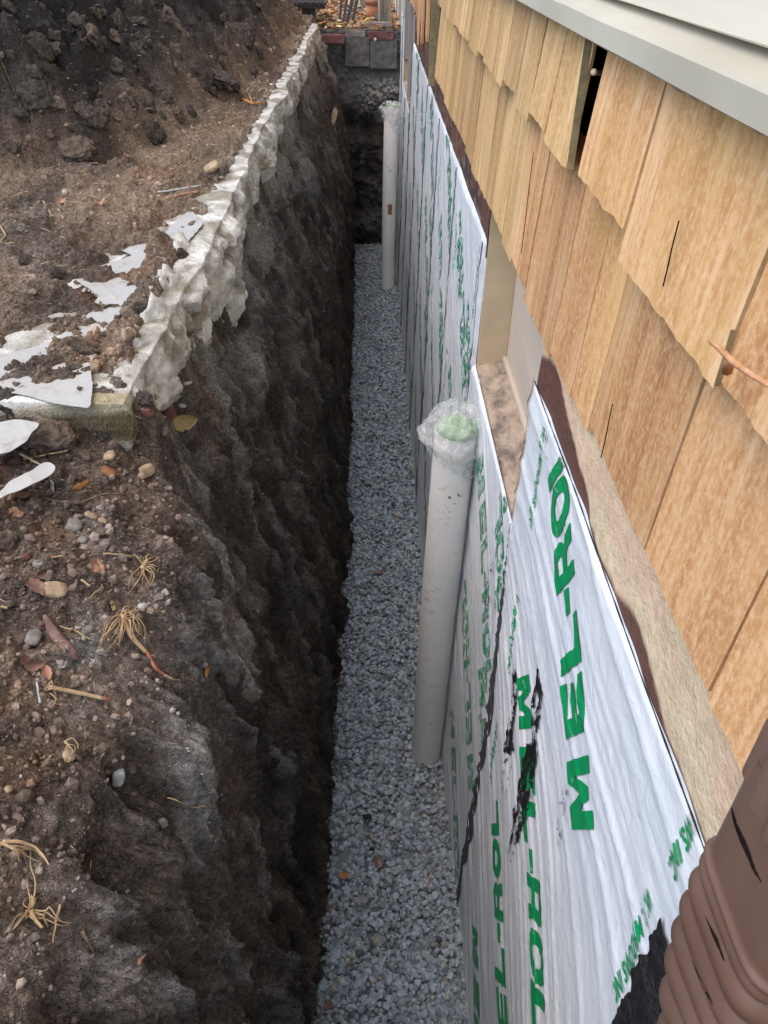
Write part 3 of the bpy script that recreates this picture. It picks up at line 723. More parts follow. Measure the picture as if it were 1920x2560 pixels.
# black mastic tears and smears on the sheets
def relax(P, f, it=4):
    e_ = np.concatenate([f[:, [0, 1]], f[:, [1, 2]], f[:, [2, 3]], f[:, [3, 0]]]); e_ = np.sort(e_, 1)
    u_, n_ = np.unique(e_, axis=0, return_counts=True); bdy = u_[n_ == 1]; n = len(P)
    for _ in range(it):
        acc = np.zeros_like(P); ct = np.zeros(n)
        np.add.at(acc, bdy[:, 0], P[bdy[:, 1]]); np.add.at(acc, bdy[:, 1], P[bdy[:, 0]]); np.add.at(ct, bdy[:, 0], 1); np.add.at(ct, bdy[:, 1], 1)
        k_ = ct > 0; P = P.copy(); P[k_] = .5*P[k_]+.5*acc[k_]/ct[k_][:, None]
    return P
def patch(name, poly, material, par, k, off, rag=.006, res=.006, seed=0, fr=30):
    poly = np.array(poly, float); mn = poly.min(0)-.02; mx = poly.max(0)+.02
    a = np.arange(mn[0], mx[0], res); b_ = np.arange(mn[1], mx[1], res); A, B = np.meshgrid(a, b_, indexing='ij')
    Aw = A+rag*fbm(A*fr, B*fr, seed*3.3, 3, 200+seed); Bw = B+rag*fbm(A*fr, B*fr, seed*3.3+9, 3, 210+seed)
    cm = lambda Z: .25*(Z[1:, 1:]+Z[:-1, 1:]+Z[1:, :-1]+Z[:-1, :-1])
    ins = inside(poly.tolist(), cm(Aw), cm(Bw))
    P = wp(A, B, off+.0012*(1+noise(A*60, B*60, 0, 220)), k)
    used = gridfaces(len(a), len(b_), True, ins)
    ids, inv = np.unique(used, return_inverse=True)
    if len(ids) == 0: return
    o = link(name, npmesh(name, relax(P.reshape(-1, 3)[ids], inv.reshape(used.shape), 2), inv.reshape(used.shape)), material); o.parent = par; return o
S0, off0 = sheets[0]
wpx = lambda L_: [tuple((lambda p: (p[1], -p[2]))(onx(px, py, W0-.006))) for px, py in L_]
patch('torn_mastic', wpx([(1668, 2282), (1672, 2325), (1682, 2350), (1684, 2420), (1676, 2480), (1668, 2560), (1655, 2700), (1500, 2750), (1535, 2565), (1560, 2540), (1570, 2500), (1590, 2470), (1585, 2432), (1612, 2398), (1628, 2385), (1636, 2340), (1655, 2322)]), M_mastic, S0, 0, off0+.004, .006, .004, 1)
for j, (pl, mt) in enumerate([
    ([(1294, 1655), (1300, 1700), (1298, 1790), (1290, 1830), (1288, 1890), (1268, 1880), (1272, 1830), (1284, 1790), (1286, 1720)], M_smear),
    ([(1352, 1660), (1358, 1700), (1368, 1740), (1356, 1800), (1346, 1860), (1338, 1880), (1336, 1800), (1340, 1740)], M_smear),
    ([(1352, 1850), (1342, 1960), (1325, 2040), (1300, 2110), (1284, 2160), (1276, 2130), (1292, 2030), (1310, 1940), (1322, 1860)], M_smear),
    ([(1300, 1880), (1285, 1960), (1262, 2020), (1256, 1980), (1266, 1900), (1285, 1860)], M_smear2),
    ([(1420, 1960), (1436, 1990), (1425, 2050), (1412, 2100), (1398, 2140), (1395, 2060), (1408, 2000)], M_smear2),
    ([(1216, 1440), (1240, 1400), (1228, 1500), (1212, 1560)], M_smear2),
    ([(1362, 1080), (1372, 1084), (1380, 1130), (1372, 1150)], M_smear2)]):
    patch('mastic_smear', wpx(pl), mt, S0, 0, off0+.003, .004, .004, j+2, 45)
# dark seams between the sheets
for k in range(1, 11):
    if k == 10: continue
    hs_ = np.linspace(.81 if k not in (1, 8) else (.80 if k == 1 else 1.42), 3.5, 330 if k == 1 else 160)
    wd = np.where(hs_ > 0, .007, 0)*(1+.6*noise(hs_*4, k*2.2, 0, 230))+.002
    if k == 1: wd = .006+.085*sstep(1.24, 1.80, hs_)*(.75+.5*noise(hs_*6, 0, 0, 231))*(1-.3*sstep(2.6, 3.2, hs_))
    if k > 1: wd = wd*1.5+.004
    c0 = seam_y(k, hs_)+.0015*noise(hs_*30, k, 0, 232)
    A = np.stack([c0-wd, c0-wd*.5, c0+.003], 1); B = np.repeat(hs_[:, None], 3, 1)
    P = wp(A, B, (.006 if k % 2 == 1 else .002)+.0024+(0 if k == 1 else .0065), k-1); P[:, 2, 0] += .001
    if k > 1:
        yy_ = seam_y(k, hs_)+.0025*noise(hs_*14, k, 0, 234); ct = wp(yy_, hs_, .006, k-1)-np.array([.004, 0, 0])
        o = link('seam_edge', tubes_me('seam_edge', [(ct, .0036*(.75+.7*noise(hs_*5, k*2.7, 0, 235)+.3*noise(hs_*25, k, 0, 236)).clip(.25, 1.6)*(1+.12*k))], 6), M_seam); o.parent = sheets[k-1][0]; continue
    o = link('seam_edge', npmesh('seam_edge', P.reshape(-1, 3), gridfaces(len(hs_), 3)), M_joint); o.parent = sheets[k-1][0]

ys_ = np.linspace(-.1, 1.54, 160)
ed = tubes_me('sheet_edge', [(wp(ys_, top_h(ys_), .0, 0, False)-np.array([.006, 0, -.0015]), .0012+.0009*noise(ys_*30, 0, 0, 233))], 6)
o = link('sheet_edge', ed, M_mastic); o.parent = S0
# ---- shingles, one object each
def shingle(y0, y1, h_top, h_bot, x_top, x_butt, thick, material, seed, skew=0., name='shingle', wob=.0042):
    fx = x_butt/W0; y0 *= fx; y1 *= fx; h_bot *= fx
    n = max(4, int((y1-y0)/.012)); ys_ = np.linspace(y0, y1, n)
    hb = h_bot+wob*noise(ys_*22, seed, 0, 300)+wob*.8*noise(ys_*70, seed, 0, 301)+skew*(ys_-y0)
    hts = np.linspace(0, 1, 8)
    sw = .0016*noise(hts*4, seed*1.7, 0, 302)
    Vf = np.array([[(x_top+(x_butt-x_top)*t+.0008*noise(yy*14, t*2, seed, 303), yy+(sw[j] if i in (0, n-1) else 0), -(h_top+(hb[i]-h_top)*t)) for j, t in enumerate(hts)] for i, yy in enumerate(ys_)], float)
    Vb = Vf.copy(); Vb[..., 0] += np.linspace(.003, thick, 8)[None]
    m_ = 8; F1 = gridfaces(n, m_, True); F2 = gridfaces(n, m_)+n*m_
    sd_ = [[i*m_+m_-1, i*m_+m_-1+n*m_, (i+1)*m_+m_-1+n*m_, (i+1)*m_+m_-1][::-1] for i in range(n-1)]
    sd_ += [[j, j+n*m_, j+1+n*m_, j+1][::-1] for j in range(m_-1)]+[[(n-1)*m_+j, (n-1)*m_+j+1, (n-1)*m_+j+1+n*m_, (n-1)*m_+j+n*m_][::-1] for j in range(m_-1)]
    me = npmesh('shingle', np.concatenate([Vf.reshape(-1, 3), Vb.reshape(-1, 3)]), np.concatenate([F1, F2, np.array(sd_)]), smooth=False)
    return hpart(link(name, me, material))
M_edge = M_mosswood
# lower course, butts at h .66-.72
jl = [-1.4, -1.1, -.8, -.52, -.26, .02, .26, .553, .80, 1.133, 1.27, 1.47, 1.69, 1.80, 2.03, 2.20, 2.46, 2.60, 2.86, 3.02, 3.25, 3.42, 3.70, 3.86, 4.10, 4.35, 4.56, 4.78, 5.06]
hb = {.02: .68, .26: .672, .553: .672, .80: .675, 1.133: .690, 1.27: .700, 1.47: .715, 1.69: .722, 1.80: .70, 2.03: .715}
for k in range(len(jl)-1):
    y0, y1 = jl[k], jl[k+1]; g = .0030+.002*random.random()
    h_ = hb.get(y0, .705+.016*random.uniform(-1, 1))
    shingle(y0+g, y1-g*.5, .30, h_, W0+.010, W0-.010-.003*random.random(), .011, M_shingle if y0 < 2.0 else M_shingle_f, k*3.1, random.uniform(-.01, .01))
# upper course, butts at h .36-.40, its joints open a little
ju = [-1.4, -1.12, -.83, -.5, -.2, .08, .40, .738, 1.150, 1.455, 1.80, 2.01, 2.22, 2.47, 2.66, 2.93, 3.10, 3.40, 3.58, 3.84, 4.05, 4.32, 4.50, 4.80, 5.06]
hu = {.40: .385, .738: .396, 1.150: .357, 1.455: .372, 1.80: .352, 2.01: .375, 2.22: .35, 2.47: .372}
for k in range(len(ju)-1):
    y0, y1 = ju[k], ju[k+1]; g0 = .004; g1 = .002
    if y0 == 1.455: g0 = .108
    if y1 == 1.455: g1 = -.010
    if y0 == .738: g0 = .008
    shingle(y0+g0, y1-g1, .10, hu.get(y0, .365+.014*random.uniform(-1, 1)), W0-.006, W0-.028-.004*random.random(), .009, M_shingle if y0 < 1.4 else M_shingle_f, 100+k*2.3, random.uniform(-.012, .012))
# cracks in broad shingles: deep narrow slots shown as dark inset strips
def crack(y0, h0, h1, x, wd=.0022, lean=0.):
    hs_ = np.linspace(h0, h1, 24); ctr = y0+lean*(hs_-h0)+.002*noise(hs_*25, y0, 0, 310); w_ = wd*(.35+.65*np.sin(np.linspace(.15, 2.6, 24)))
    Vq = np.stack([np.stack([np.full(24, x), ctr-w_, -hs_], -1), np.stack([np.full(24, x+.0015), ctr, -hs_], -1), np.stack([np.full(24, x), ctr+w_, -hs_], -1)], 1)
    o = hpart(link('crack', npmesh('crack', Vq.reshape(-1, 3), gridfaces(24, 3)), M_dark))
crack(.875, .26, .335, W0-.0300, .0011); crack(1.825, .40, .62, W0-.014, .0012); crack(1.0, .56, .655, W0-.0150, .0009)
# dark wall visible through the missing shingle strip and mossy edges beside it
hpart(boxo('sheathing', (W0+.013, -1.58, -.695), (W0+.16, 5.06, .30), M_dark))
hpart(boxo('exposed_edge', (W0-.0315, 1.4225, -.338), (W0-.019, 1.4245, -.12), M_mosswood))
hpart(boxo('exposed_edge', (W0-.034, .6755, -.358), (W0-.028, .677, -.30), M_mosswood))
nl = tubes_me('nail', [([(W0+.012, 1.375, -.185), (W0-.022, 1.37, -.185), (W0-.024, 1.366, -.183)], [.0035, .004, .0055])])
hpart(link('nail', nl, simple('pale_nail', (.5, .42, .3), (.62, .52, .4), 40)))
# far wall beyond the shingles: bare boards, torn splinters, corner strip
hpart(boxo('corner_strip', (W0-.032, 5.075, -.76), (W0+.02, 5.105, 1.2), M_mosswood))
hpart(boxo('corner_strip', (W0-.026, 5.12, -.70), (W0+.02, 5.17, 1.2), M_tan))
yb = [5.18, 5.75, 6.3, 6.9, 7.58]
for k in range(len(yb)-1):
    me = box_me('sheathing_board', (W0+.004, yb[k]+.004, -.735-.02*(k % 2)), (W0+.03, yb[k+1]-.004, 1.2), .002)
    hpart(link('sheathing_board', me, [M_bare, M_greentrim][k % 2]))
hpart(boxo('sheathing_board', (W0+.006, 7.585, -.60), (W0+.06, 9.9, 1.2), M_tornwood))
for (yy0, yy1, z0, z1) in ((7.585, 7.66, -1.39, 1.2), (9.70, 9.90, -1.2, 1.2), (8.55, 8.63, -1.39, -.6)):
    hpart(boxo('frame_board', (W0-.004, yy0, z0), (W0+.05, yy1, z1), M_greyboard, bev=.003))
hpart(boxo('sheathing_board', (W0-.003, 9.905, -.95), (W0+.05, 10.7, 1.2), M_greentrim))
def splinter(y0, y1, h0, h1, seed):
    pts = []; n = 14
    for i in range(n+1): pts.append((y0+(y1-y0)*i/n, h1-abs(noise(i*.9, seed, 0, 320))*.25*(h1-h0)*2 if 0 < i < n else h1*.9))
    out = [(y0, h0)]+[(a, b_) for a, b_ in pts]+[(y1, h0)]
    bm = bmesh.new(); vs = [bm.verts.new((W0-.004, a, -float(b_))) for a, b_ in out]; f = bm.faces.new(vs)
    ex = bmesh.ops.extrude_face_region(bm, geom=[f]); bmesh.ops.translate(bm, vec=(-.014, 0, 0), verts=[e for e in ex['geom'] if isinstance(e, bmesh.types.BMVert)])
    bmesh.ops.triangulate(bm, faces=bm.faces[:]); me = bpy.data.meshes.new('splinter'); bm.to_mesh(me); bm.free()
    hpart(link('torn_board', me, M_tornwood))
splinter(6.15, 6.95, -.9, .74, 3); splinter(6.98, 7.5, -.9, .60, 5); splinter(5.6, 5.75, .3, .62, 8)
# vertical siding of the wall past the trench
for k in range(14):
    y0 = 10.71+k*.30
    hpart(boxo('siding_board', (W0-.004-.012*(k % 2), y0, -1.0), (W0+.05, y0+.293, 1.6), [M_bare, M_greyboard, M_bare, M_siding][k % 4], bev=.002))

# ---- skirt trim and lap siding above the shingles
def extr(name, prof, y0, y1, material, ny=60, wav=.001, lab=None, cap=True):
    ys_ = np.linspace(y0, y1, ny); V = []
    for i, yy in enumerate(ys_):
        for j, (x, z) in enumerate(prof): V.append((x+wav*noise(yy*3, j*1.7, 0, 330), yy, z+wav*noise(yy*3, j*1.7, 5, 331)))
    m_ = len(prof); V = np.array(V); V = np.concatenate([V.reshape(ny, m_, 3), V.reshape(ny, m_, 3)[:, :1]], 1)
    F1 = gridfaces(ny, m_+1)
    return hpart(link(name, npmesh(name, V.reshape(-1, 3), F1, smooth=False), material), lab)
x0 = W0
extr('skirt_board', [(x0-.006, -.143), (x0-.046, -.138), (x0-.050, -.135), (x0-.050, -.108), (x0-.046, -.104), (x0-.002, -.088), (x0+.05, -.088), (x0+.05, -.143)], -1.6, 5.2, M_greentrim, 90, .0012)
for j in range(17):
    zb = -.0855+j*.19
    extr('siding_board', [(x0-.022, zb), (x0-.024, zb+.002), (x0-.009, zb+.190), (x0+.02, zb+.190), (x0+.02, zb)], -1.6, 5.2 if j else 5.2, M_siding, 70, .0012)
# mossy dirt line under the skirt
ys_ = np.linspace(.2, 5.0, 700); pp = np.stack([W0-.0275+.002*noise(ys_*30, 0, 0, 340), ys_, -.1425-.0035*np.abs(noise(ys_*18, 0, 0, 341))], -1)
hpart(link('moss_line', tubes_me('moss_line', [(pp, .0006+.0034*np.clip(noise(ys_*9, 0, 0, 342)+.6*noise(ys_*40, 0, 0, 343)+.15, 0, 1))], 5), M_mosswood))
# remaining shell of the house so that it stands as a building
hpart(boxo('side_wall', (W0+.022, -1.6, -.085), (6.0, -1.45, 3.2), M_siding))
hpart(boxo('back_wall', (5.9, -1.45, -1.0), (6.0, 14.9, 3.2), M_siding))
hpart(boxo('roof', (W0-.03, -1.9, 3.22), (6.3, 15.2, 3.4), M_greyboard))
#OBJECTS#
# ================================================================== OBJECTS
GREY = (.28, .27, .25)
def depth(p): return float((np.array(RW).T @ np.array(p))[2])
def frame(nrm, yaw=0.):
    n = Vector(nrm).normalized(); a = n.orthogonal().normalized(); a = Vector((1, 0, 0))-n*n.x if abs(n.x) < .9 else Vector((0, 1, 0))-n*n.y
    a.normalize(); b = n.cross(a); c_, s_ = math.cos(yaw), math.sin(yaw)
    return Matrix((a*c_+b*s_, b*c_-a*s_, n)).transposed()
def place(o, p, nrm=(0, 0, 1), yaw=0.):
    o.matrix_world = Matrix.Translation(Vector(p)) @ frame(nrm, yaw).to_4x4()
def matc(name, c1, c2, scale=40, rough=.85, spec=.2, bs=.4, bd=.003, stretch=(1, 1, 1)): return simple(name, c1, c2, scale, rough, spec, bs, bd, stretch)
M_st_grey = matc('grey_stone', (.16, .14, .12), (.30, .27, .24))
M_st_tan = matc('tan_stone', (.30, .20, .12), (.50, .38, .25))
M_st_red = matc('reddish_stone', (.11, .045, .04), (.22, .10, .085))
M_st_orange = matc('orange_stone', (.20, .08, .035), (.36, .17, .08))
M_st_white = matc('chalky_stone', (.35, .36, .34), (.60, .60, .57))
M_st_black = matc('black_stone', (.012, .012, .012), (.04, .04, .04))
M_clod = simple('soil_clod', (.09, .066, .05), (.22, .17, .13), 45, 1, .05, 1.0, .02, detail=8)
M_clod2 = simple('dark_soil_clod', (.06, .049, .042), (.15, .125, .105), 60, 1, .05, 1.0, .02, detail=8)
M_lump = simple('whitish_concrete', (.42, .40, .35), (.72, .70, .65), 26, .95, .1, .8, .015, detail=8)
M_leaf_p = matc('pinkish_dead_leaf', (.36, .18, .11), (.52, .30, .20), 35, .8, .2)
M_leaf_b = matc('brown_dead_leaf', (.16, .085, .06), (.33, .20, .15), 35, .8, .2)
M_leaf_y = matc('yellowish_peel', (.48, .36, .16), (.62, .50, .28), 30, .7, .3)
M_leaf_o = matc('orange_dead_leaf', (.42, .17, .05), (.55, .28, .10), 30, .8, .2)
M_straw = matc('straw', (.46, .32, .17), (.66, .50, .30), 60, .7, .3, .2, .001)
M_root = matc('pale_root', (.38, .25, .13), (.60, .43, .25), 70, .8, .2, .3, .001)
M_rootd = matc('dark_root', (.13, .09, .06), (.26, .19, .13), 70, .9, .1, .3, .001)
M_stem = matc('reddish_stem', (.30, .09, .05), (.42, .16, .10), 70, .7, .3, .2, .001)
M_poly, nt, b = mat('white_poly_film', .32, .5)
nt.links.new(mix(nt, ramp(nt, tex(nt, 14, 8, .75), [(.56, (0, 0, 0)), (.70, (.85, .85, .85))]), (.46, .435, .385), (.25, .20, .15)), b.inputs['Base Color'])
bump(nt, b, tex(nt, 18, 4, .6), .5, .008)

def stone(px, py, w_, h_, material, name, label, cat='stone', seed=0, group=None, rug=.16, zf=.7, sub_=3, cl=False, lift=.35):
    p, nrm = hit(px, py); d = depth(p); k = d/F; yaw = random.uniform(-.3, .3)
    bm = bmesh.new(); bmesh.ops.create_icosphere(bm, subdivisions=5 if cl else sub_, radius=1)
    V = np.array([v.co[:] for v in bm.verts]); Fc = np.array([[v.index for v in f.verts] for f in bm.faces]); bm.free()
    n = V/np.linalg.norm(V, axis=1)[:, None]
    if cl:
        a, b_, _ = worley(n[:, 0]*2.4+seed, n[:, 1]*2.4, n[:, 2]*2.4, 60); a2, _, cv2 = worley(n[:, 0]*6+seed, n[:, 1]*6, n[:, 2]*6, 61)
        mx = np.abs(V).max(1)[:, None]; V = V*.7+V/mx*.8*.3; V = V*(1+.30*(.5-a)+.07*(.45-a2)+.16*fbm(n[:, 0]*2+seed, n[:, 1]*2, n[:, 2]*2, 5, 400, .62)+.05*billow(n[:, 0]*9+seed, n[:, 1]*9, n[:, 2]*9, 2, 402))[:, None]
    else:
        mx = np.abs(V).max(1)[:, None]; V = V*.6+V/mx*.8*.4; V = V*(1+rug*fbm(n[:, 0]*1.6+seed, n[:, 1]*1.6, n[:, 2]*1.6, 3, 401))[:, None]
    s = np.array([w_/2*k, h_/2*k*1.15, min(w_, h_)/2*k*zf]); V = V*s
    o = link(name, npmesh(name, V, Fc, smooth=True), material); place(o, p+nrm*s[2]*lift, nrm, yaw)
    return tag(o, label, cat, group)
def leafo(px, py, L, Wd, ang, material, name, label, cat='leaf', curl=.35, seed=0, lobed=0., lift=.004):
    """L, Wd in photo pixels; ang = direction of the midrib in the photo plane, degrees"""
    p, nrm = hit(px, py); q, _ = hit(px+math.cos(math.radians(ang))*L*.4, py-math.sin(math.radians(ang))*L*.4)
    d = depth(p); k = d/F; n, m_ = 19, 11
    U, Vv_ = np.meshgrid(np.linspace(0, 1, n), np.linspace(-1, 1, m_), indexing='ij')
    half = np.sin(np.pi*U**.85)**.75*(1+lobed*noise(U*7, np.sign(Vv_)*3, seed, 410))*.5
    x = (U-.5)*L*k; y = Vv_*half*Wd*k; z = curl*Wd*k*(Vv_**2)*half+.10*L*k*noise(U*2.5, Vv_*1.5, seed, 411)+.22*curl*L*k*(U-.5)**2*2
    V = np.stack([x, y, z], -1).reshape(-1, 3)
    f = gridfaces(n, m_); V2 = V-np.array([0, 0, .0006]); me = npmesh(name, np.concatenate([V, V2]), np.concatenate([f, f[:, ::-1]+len(V)]))
    o = link(name, me, material); t = (q-p); t -= nrm*t.dot(nrm)
    if t.length < 1e-5: t = Vector((1, 0, 0))
    t.normalize(); b_ = nrm.cross(t)
    o.matrix_world = Matrix.Translation(p+nrm*lift) @ Matrix((t, b_, nrm)).transposed().to_4x4()
    return tag(o, label, cat)
def strand(pts, r0, r1, material, name, label=None, cat=None, lift=.004, n=6, wob=.002, parent=None, sag=0.):
    """pts in photo pixels resting on the soil"""
    Q = [hit(a, b_, lift)[0] for a, b_ in pts]; P = []
    for i in range(len(Q)-1):
        for t in np.linspace(0, 1, 7, endpoint=False): P.append(Q[i].lerp(Q[i+1], t)+Vector([random.uniform(-wob, wob) for _ in range(3)]))
    P.append(Q[-1]); P = np.array(P)
    for _ in range(2): P[1:-1] = .25*P[:-2]+.5*P[1:-1]+.25*P[2:]
    me = tubes_me(name, [(P, np.linspace(r0, r1, len(P)))], n); o = link(name, me, material, parent)
    return tag(o, label, cat) if parent is None else o

# ---- loose soil crumbs: far too many to count
def crumbs():
    V = VB; c = CB; r = np.random.default_rng(21); Vf_ = V.reshape(-1, 3)
    A = np.linalg.norm(np.cross(np.gradient(V, axis=0), np.gradient(V, axis=1)), axis=-1)
    xx, yy = V[..., 0], V[..., 1]
    clean = onslab*(cover < .004)
    dens = A*(top*(1-mk)*(3.6*nearm+.9)*(1-.93*clean)+mk*top*1.5+isw*.30)*(xx > -2.6)*(yy > .15)*(1/(.6+yy.clip(0, 20)*.45)**1.6)
    dens = dens.ravel(); idx = r.choice(len(dens), 56000, p=dens/dens.sum())
    P = Vf_[idx]+r.normal(0, .003, (len(idx), 3)); cc = c.reshape(-1, 3)[idx]*r.uniform(.6, 1.25, (len(idx), 1))+r.normal(0, .004, (len(idx), 1))*np.array([1.2, 1, .8])
    lt = r.random(len(idx)) > .975; cc[lt] = cc[lt]*1.4+.03
    sz = r.gamma(1.7, .0021, len(idx)).clip(.0016, .017)*(1+.16*P[:, 1].clip(0, 8))*np.where(isw.ravel()[idx] > .5, .7, 1)
    return rocks(P, sz, r, (.5, 1), .30, cc.clip(.02, .5), faceted=True)
cv_, cf_, cc_ = crumbs()
def spill():
    r = np.random.default_rng(33); n = 3200; yy = r.uniform(0, 1, n)**1.3*9.5+.6; xx = xl(yy)+np.abs(r.normal(0, .022, n))*(1+noise(yy*2.3, 0, 0, 290))
    P = np.stack([xx, yy, -floor_h(yy)+.020+.02*noise(xx*5, yy*5, 0, 131)], -1); cc = np.array([.15, .115, .09])*r.uniform(.5, 1.4, (n, 1))
    return rocks(P, r.gamma(2, .003, n).clip(.003, .016), r, (.5, 1), .3, cc)
sv_, sf_, sc_ = spill()
tag(link('soil_crumbs', npmesh('spilled_soil', sv_, sf_, sc_, False), M_crumb), 'dark soil crumbs spilled onto the gravel along the soil wall', 'soil crumbs', kind='stuff')
tag(link('soil_crumbs', npmesh('soil_crumbs', cv_, cf_, cc_, False), M_crumb), 'loose brown soil crumbs scattered over the left bank', 'soil crumbs', kind='stuff')

# ---- big clods
for j, (x_, y_, a, b_, mt, lb) in enumerate([
    (125, 1098, 128, 92, M_clod, 'largest crumbly brown clod, right below the torn white plastic'),
    (205, 868, 86, 34, M_clod, 'flat dark clod lying on the white plastic sheet'),
    (146, 690, 46, 34, M_clod2, 'dark clod left of the white band on the dirt'),
    (66, 655, 40, 34, M_clod2, 'dark brown clod at the left edge of the flattened dirt'),
    (262, 1062, 52, 36, M_clod, 'olive brown clod just left of the pinkish leaf near the slab corner'),
    (262, 1096, 44, 42, M_clod2, 'smooth dark clod below the olive clod near the slab corner'),
    (22, 1005, 60, 60, M_clod2, 'dark lumpy clod at the left edge beside the white plastic'),
    (360, 1000, 44, 40, M_clod2, 'dark clod pressed against the broken corner of the slab'),
    (212, 1140, 44, 30, M_clod, 'small olive clod under the crossed straws'),
    (14, 1357, 62, 56, M_clod, 'brown clod cut by the left edge above the fallen leaves'),
    (88, 1262, 40, 32, M_clod, 'grey brown clod left of the long thin root'),
    (210, 1180, 40, 34, M_clod, 'crumbly clod beside the orange stone'),
    (360, 770, 60, 30, M_clod2, 'dark clod on the white band close to the slab edge'),
    (455, 640, 46, 30, M_clod2, 'dark clod on the slab edge above the white overpour'),
    (168, 1010, 16, 14, M_clod, 'tiny clod on the lower end of the plastic sheet')]):
    stone(x_, y_, a, b_, mt, 'soil_clod', lb, 'clod', j*3.3, 'clods lying on the left bank', zf=.62, cl=True)
# angular slabs of clay in the heap
for j, (x_, y_, a, b_, mt) in enumerate([(335, 150, 110, 70, M_clod2), (480, 170, 150, 120, M_clod2), (230, 290, 84, 62, M_clod2), (95, 240, 90, 74, M_clod2), (375, 330, 84, 54, M_clod2), (300, 60, 90, 60, M_clod2), (440, 60, 90, 50, M_clod), (560, 200, 90, 80, M_clod2), (190, 370, 90, 60, M_clod), (100, 120, 90, 70, M_clod2), (600, 90, 80, 60, M_clod2), (450, 285, 60, 34, M_clod)]):
    stone(x_, y_, a, b_, mt, 'soil_clod', ['big dark clod', 'brown clay clod'][mt is M_clod]+' in the soil heap, '+
          ['right of the upper centre', 'at the heap toe near the slab', 'at the lower middle of the heap', 'low on the left flank', 'above the flat dirt', 'near the top of the photo', 'high up and pale', 'next to the far slab edge', 'beside the flat dirt', 'on the left shoulder', 'high by the far end of the slab', 'ochre faced, at the toe'][j],
          'clod', 50+j*2.7, 'clods in the soil heap', zf=.42, cl=True, lift=-.12)
rr_ = random.Random(12)
for j in range(70):
    x_ = rr_.uniform(0, 690); y_ = rr_.uniform(5, 460-.42*x_+30); a = rr_.choice([18, 22, 28, 36, 46]); 
    stone(x_, y_, a, a*rr_.uniform(.6, .9), M_clod2 if rr_.random() > .12 else M_clod, 'soil_clod', 'one of the many fist sized dark clods strewn over the soil heap', 'clod', 200+j*1.7, 'small clods strewn over the soil heap', zf=.6, sub_=3, lift=-.05, rug=.55)
# ---- stones
STN = [(271, 1182, 42, 26, M_st_orange, 'rounded orange brown stone among crumbs below the big clod'),
 (275, 1143, 30, 34, M_st_tan, 'knobbly pale tan stone above the orange stone'),
 (366, 1176, 46, 30, M_st_tan, 'tan stone set in the crest left of the trench lip'),
 (185, 1318, 44, 40, M_st_grey, 'grey elongated stone in the middle of the near bank'),
 (227, 1290, 34, 18, M_st_tan, 'flat cream stone right of the grey elongated stone'),
 (254, 1304, 26, 20, M_st_tan, 'small cream pebble next to the flat cream stone'),
 (207, 1352, 28, 20, M_st_grey, 'brown grey pebble below the grey elongated stone'),
 (98, 1412, 34, 24, M_st_grey, 'smooth olive grey pebble above the folded brown leaf'),
 (136, 1478, 66, 44, M_st_tan, 'broken cream tan stone beside the folded leaf'),
 (82, 1598, 40, 56, M_st_grey, 'grey pointed stone left of the seed pod'),
 (356, 1519, 24, 30, M_st_white, 'small chalky oval stone right of the root clump'),
 (295, 1940, 34, 62, M_st_white, 'chalky white elongated stone embedded in the lower bank'),
 (170, 1888, 38, 32, M_st_tan, 'tan stone with a thin root looped over it'),
 (20, 1975, 22, 22, M_st_tan, 'round yellowish pebble at the left edge low on the bank'),
 (425, 990, 44, 30, M_st_red, 'dark red stone, highest of the red ones under the slab corner'),
 (396, 976, 28, 22, M_st_red, 'small red stone touching the slab overpour'),
 (418, 1030, 42, 40, M_st_red, 'dusty red stone next to the yellow peel'),
 (322, 1047, 36, 22, M_st_red, 'dark red stone half buried behind the pinkish leaf'),
 (370, 1032, 28, 22, M_st_red, 'small rosy stone between the slab corner and the dusty red stone'),
 (455, 1014, 22, 10, M_st_white, 'white chip beside the red stones on the trench wall'),
 (468, 958, 24, 8, M_st_white, 'thin white chip on the trench wall right of the red stones'),
 (530, 422, 46, 28, M_st_tan, 'ochre stone lying on the dirt near the slab edge'),
 (833, 292, 18, 44, M_st_tan, 'tan lump sticking out of the far trench wall'),
 (65, 1392, 26, 18, M_st_red, 'small pinkish stone at the left of the near bank'),
 (406, 2055, 24, 30, M_st_grey, 'blue grey pebble pressed into the trench wall'),
 (72, 1985, 10, 10, M_st_white, 'tiny white pebble low at the left edge'),
 (52, 1940, 8, 8, M_st_white, 'tiniest white pebble low at the left edge'),
 (253, 1270, 20, 16, M_st_grey, 'grey pebble on the long thin root')]
for j, (x_, y_, a, b_, mt, lb) in enumerate(STN): stone(x_, y_, a, b_, mt, 'stone', lb, 'stone', j*1.9)
# ---- lumps of concrete that oozed under the slab
for j, (x_, y_, a, b_) in enumerate([(398, 838, 118, 150), (440, 735, 96, 140), (500, 700, 90, 130), (470, 640, 100, 90), (540, 640, 70, 110), (352, 900, 60, 90), (420, 880, 110, 60), (500, 800, 80, 110), (560, 560, 60, 90), (600, 470, 50, 80), (640, 380, 40, 60), (665, 330, 34, 60), (615, 420, 40, 60), (725, 240, 22, 44), (330, 985, 34, 60)]):
    o = stone(x_, y_, a, b_, M_lump, 'concrete_lump', None, None, j*2.1+7, zf=.30, lift=-.05, rug=.5); o.parent = slab_o
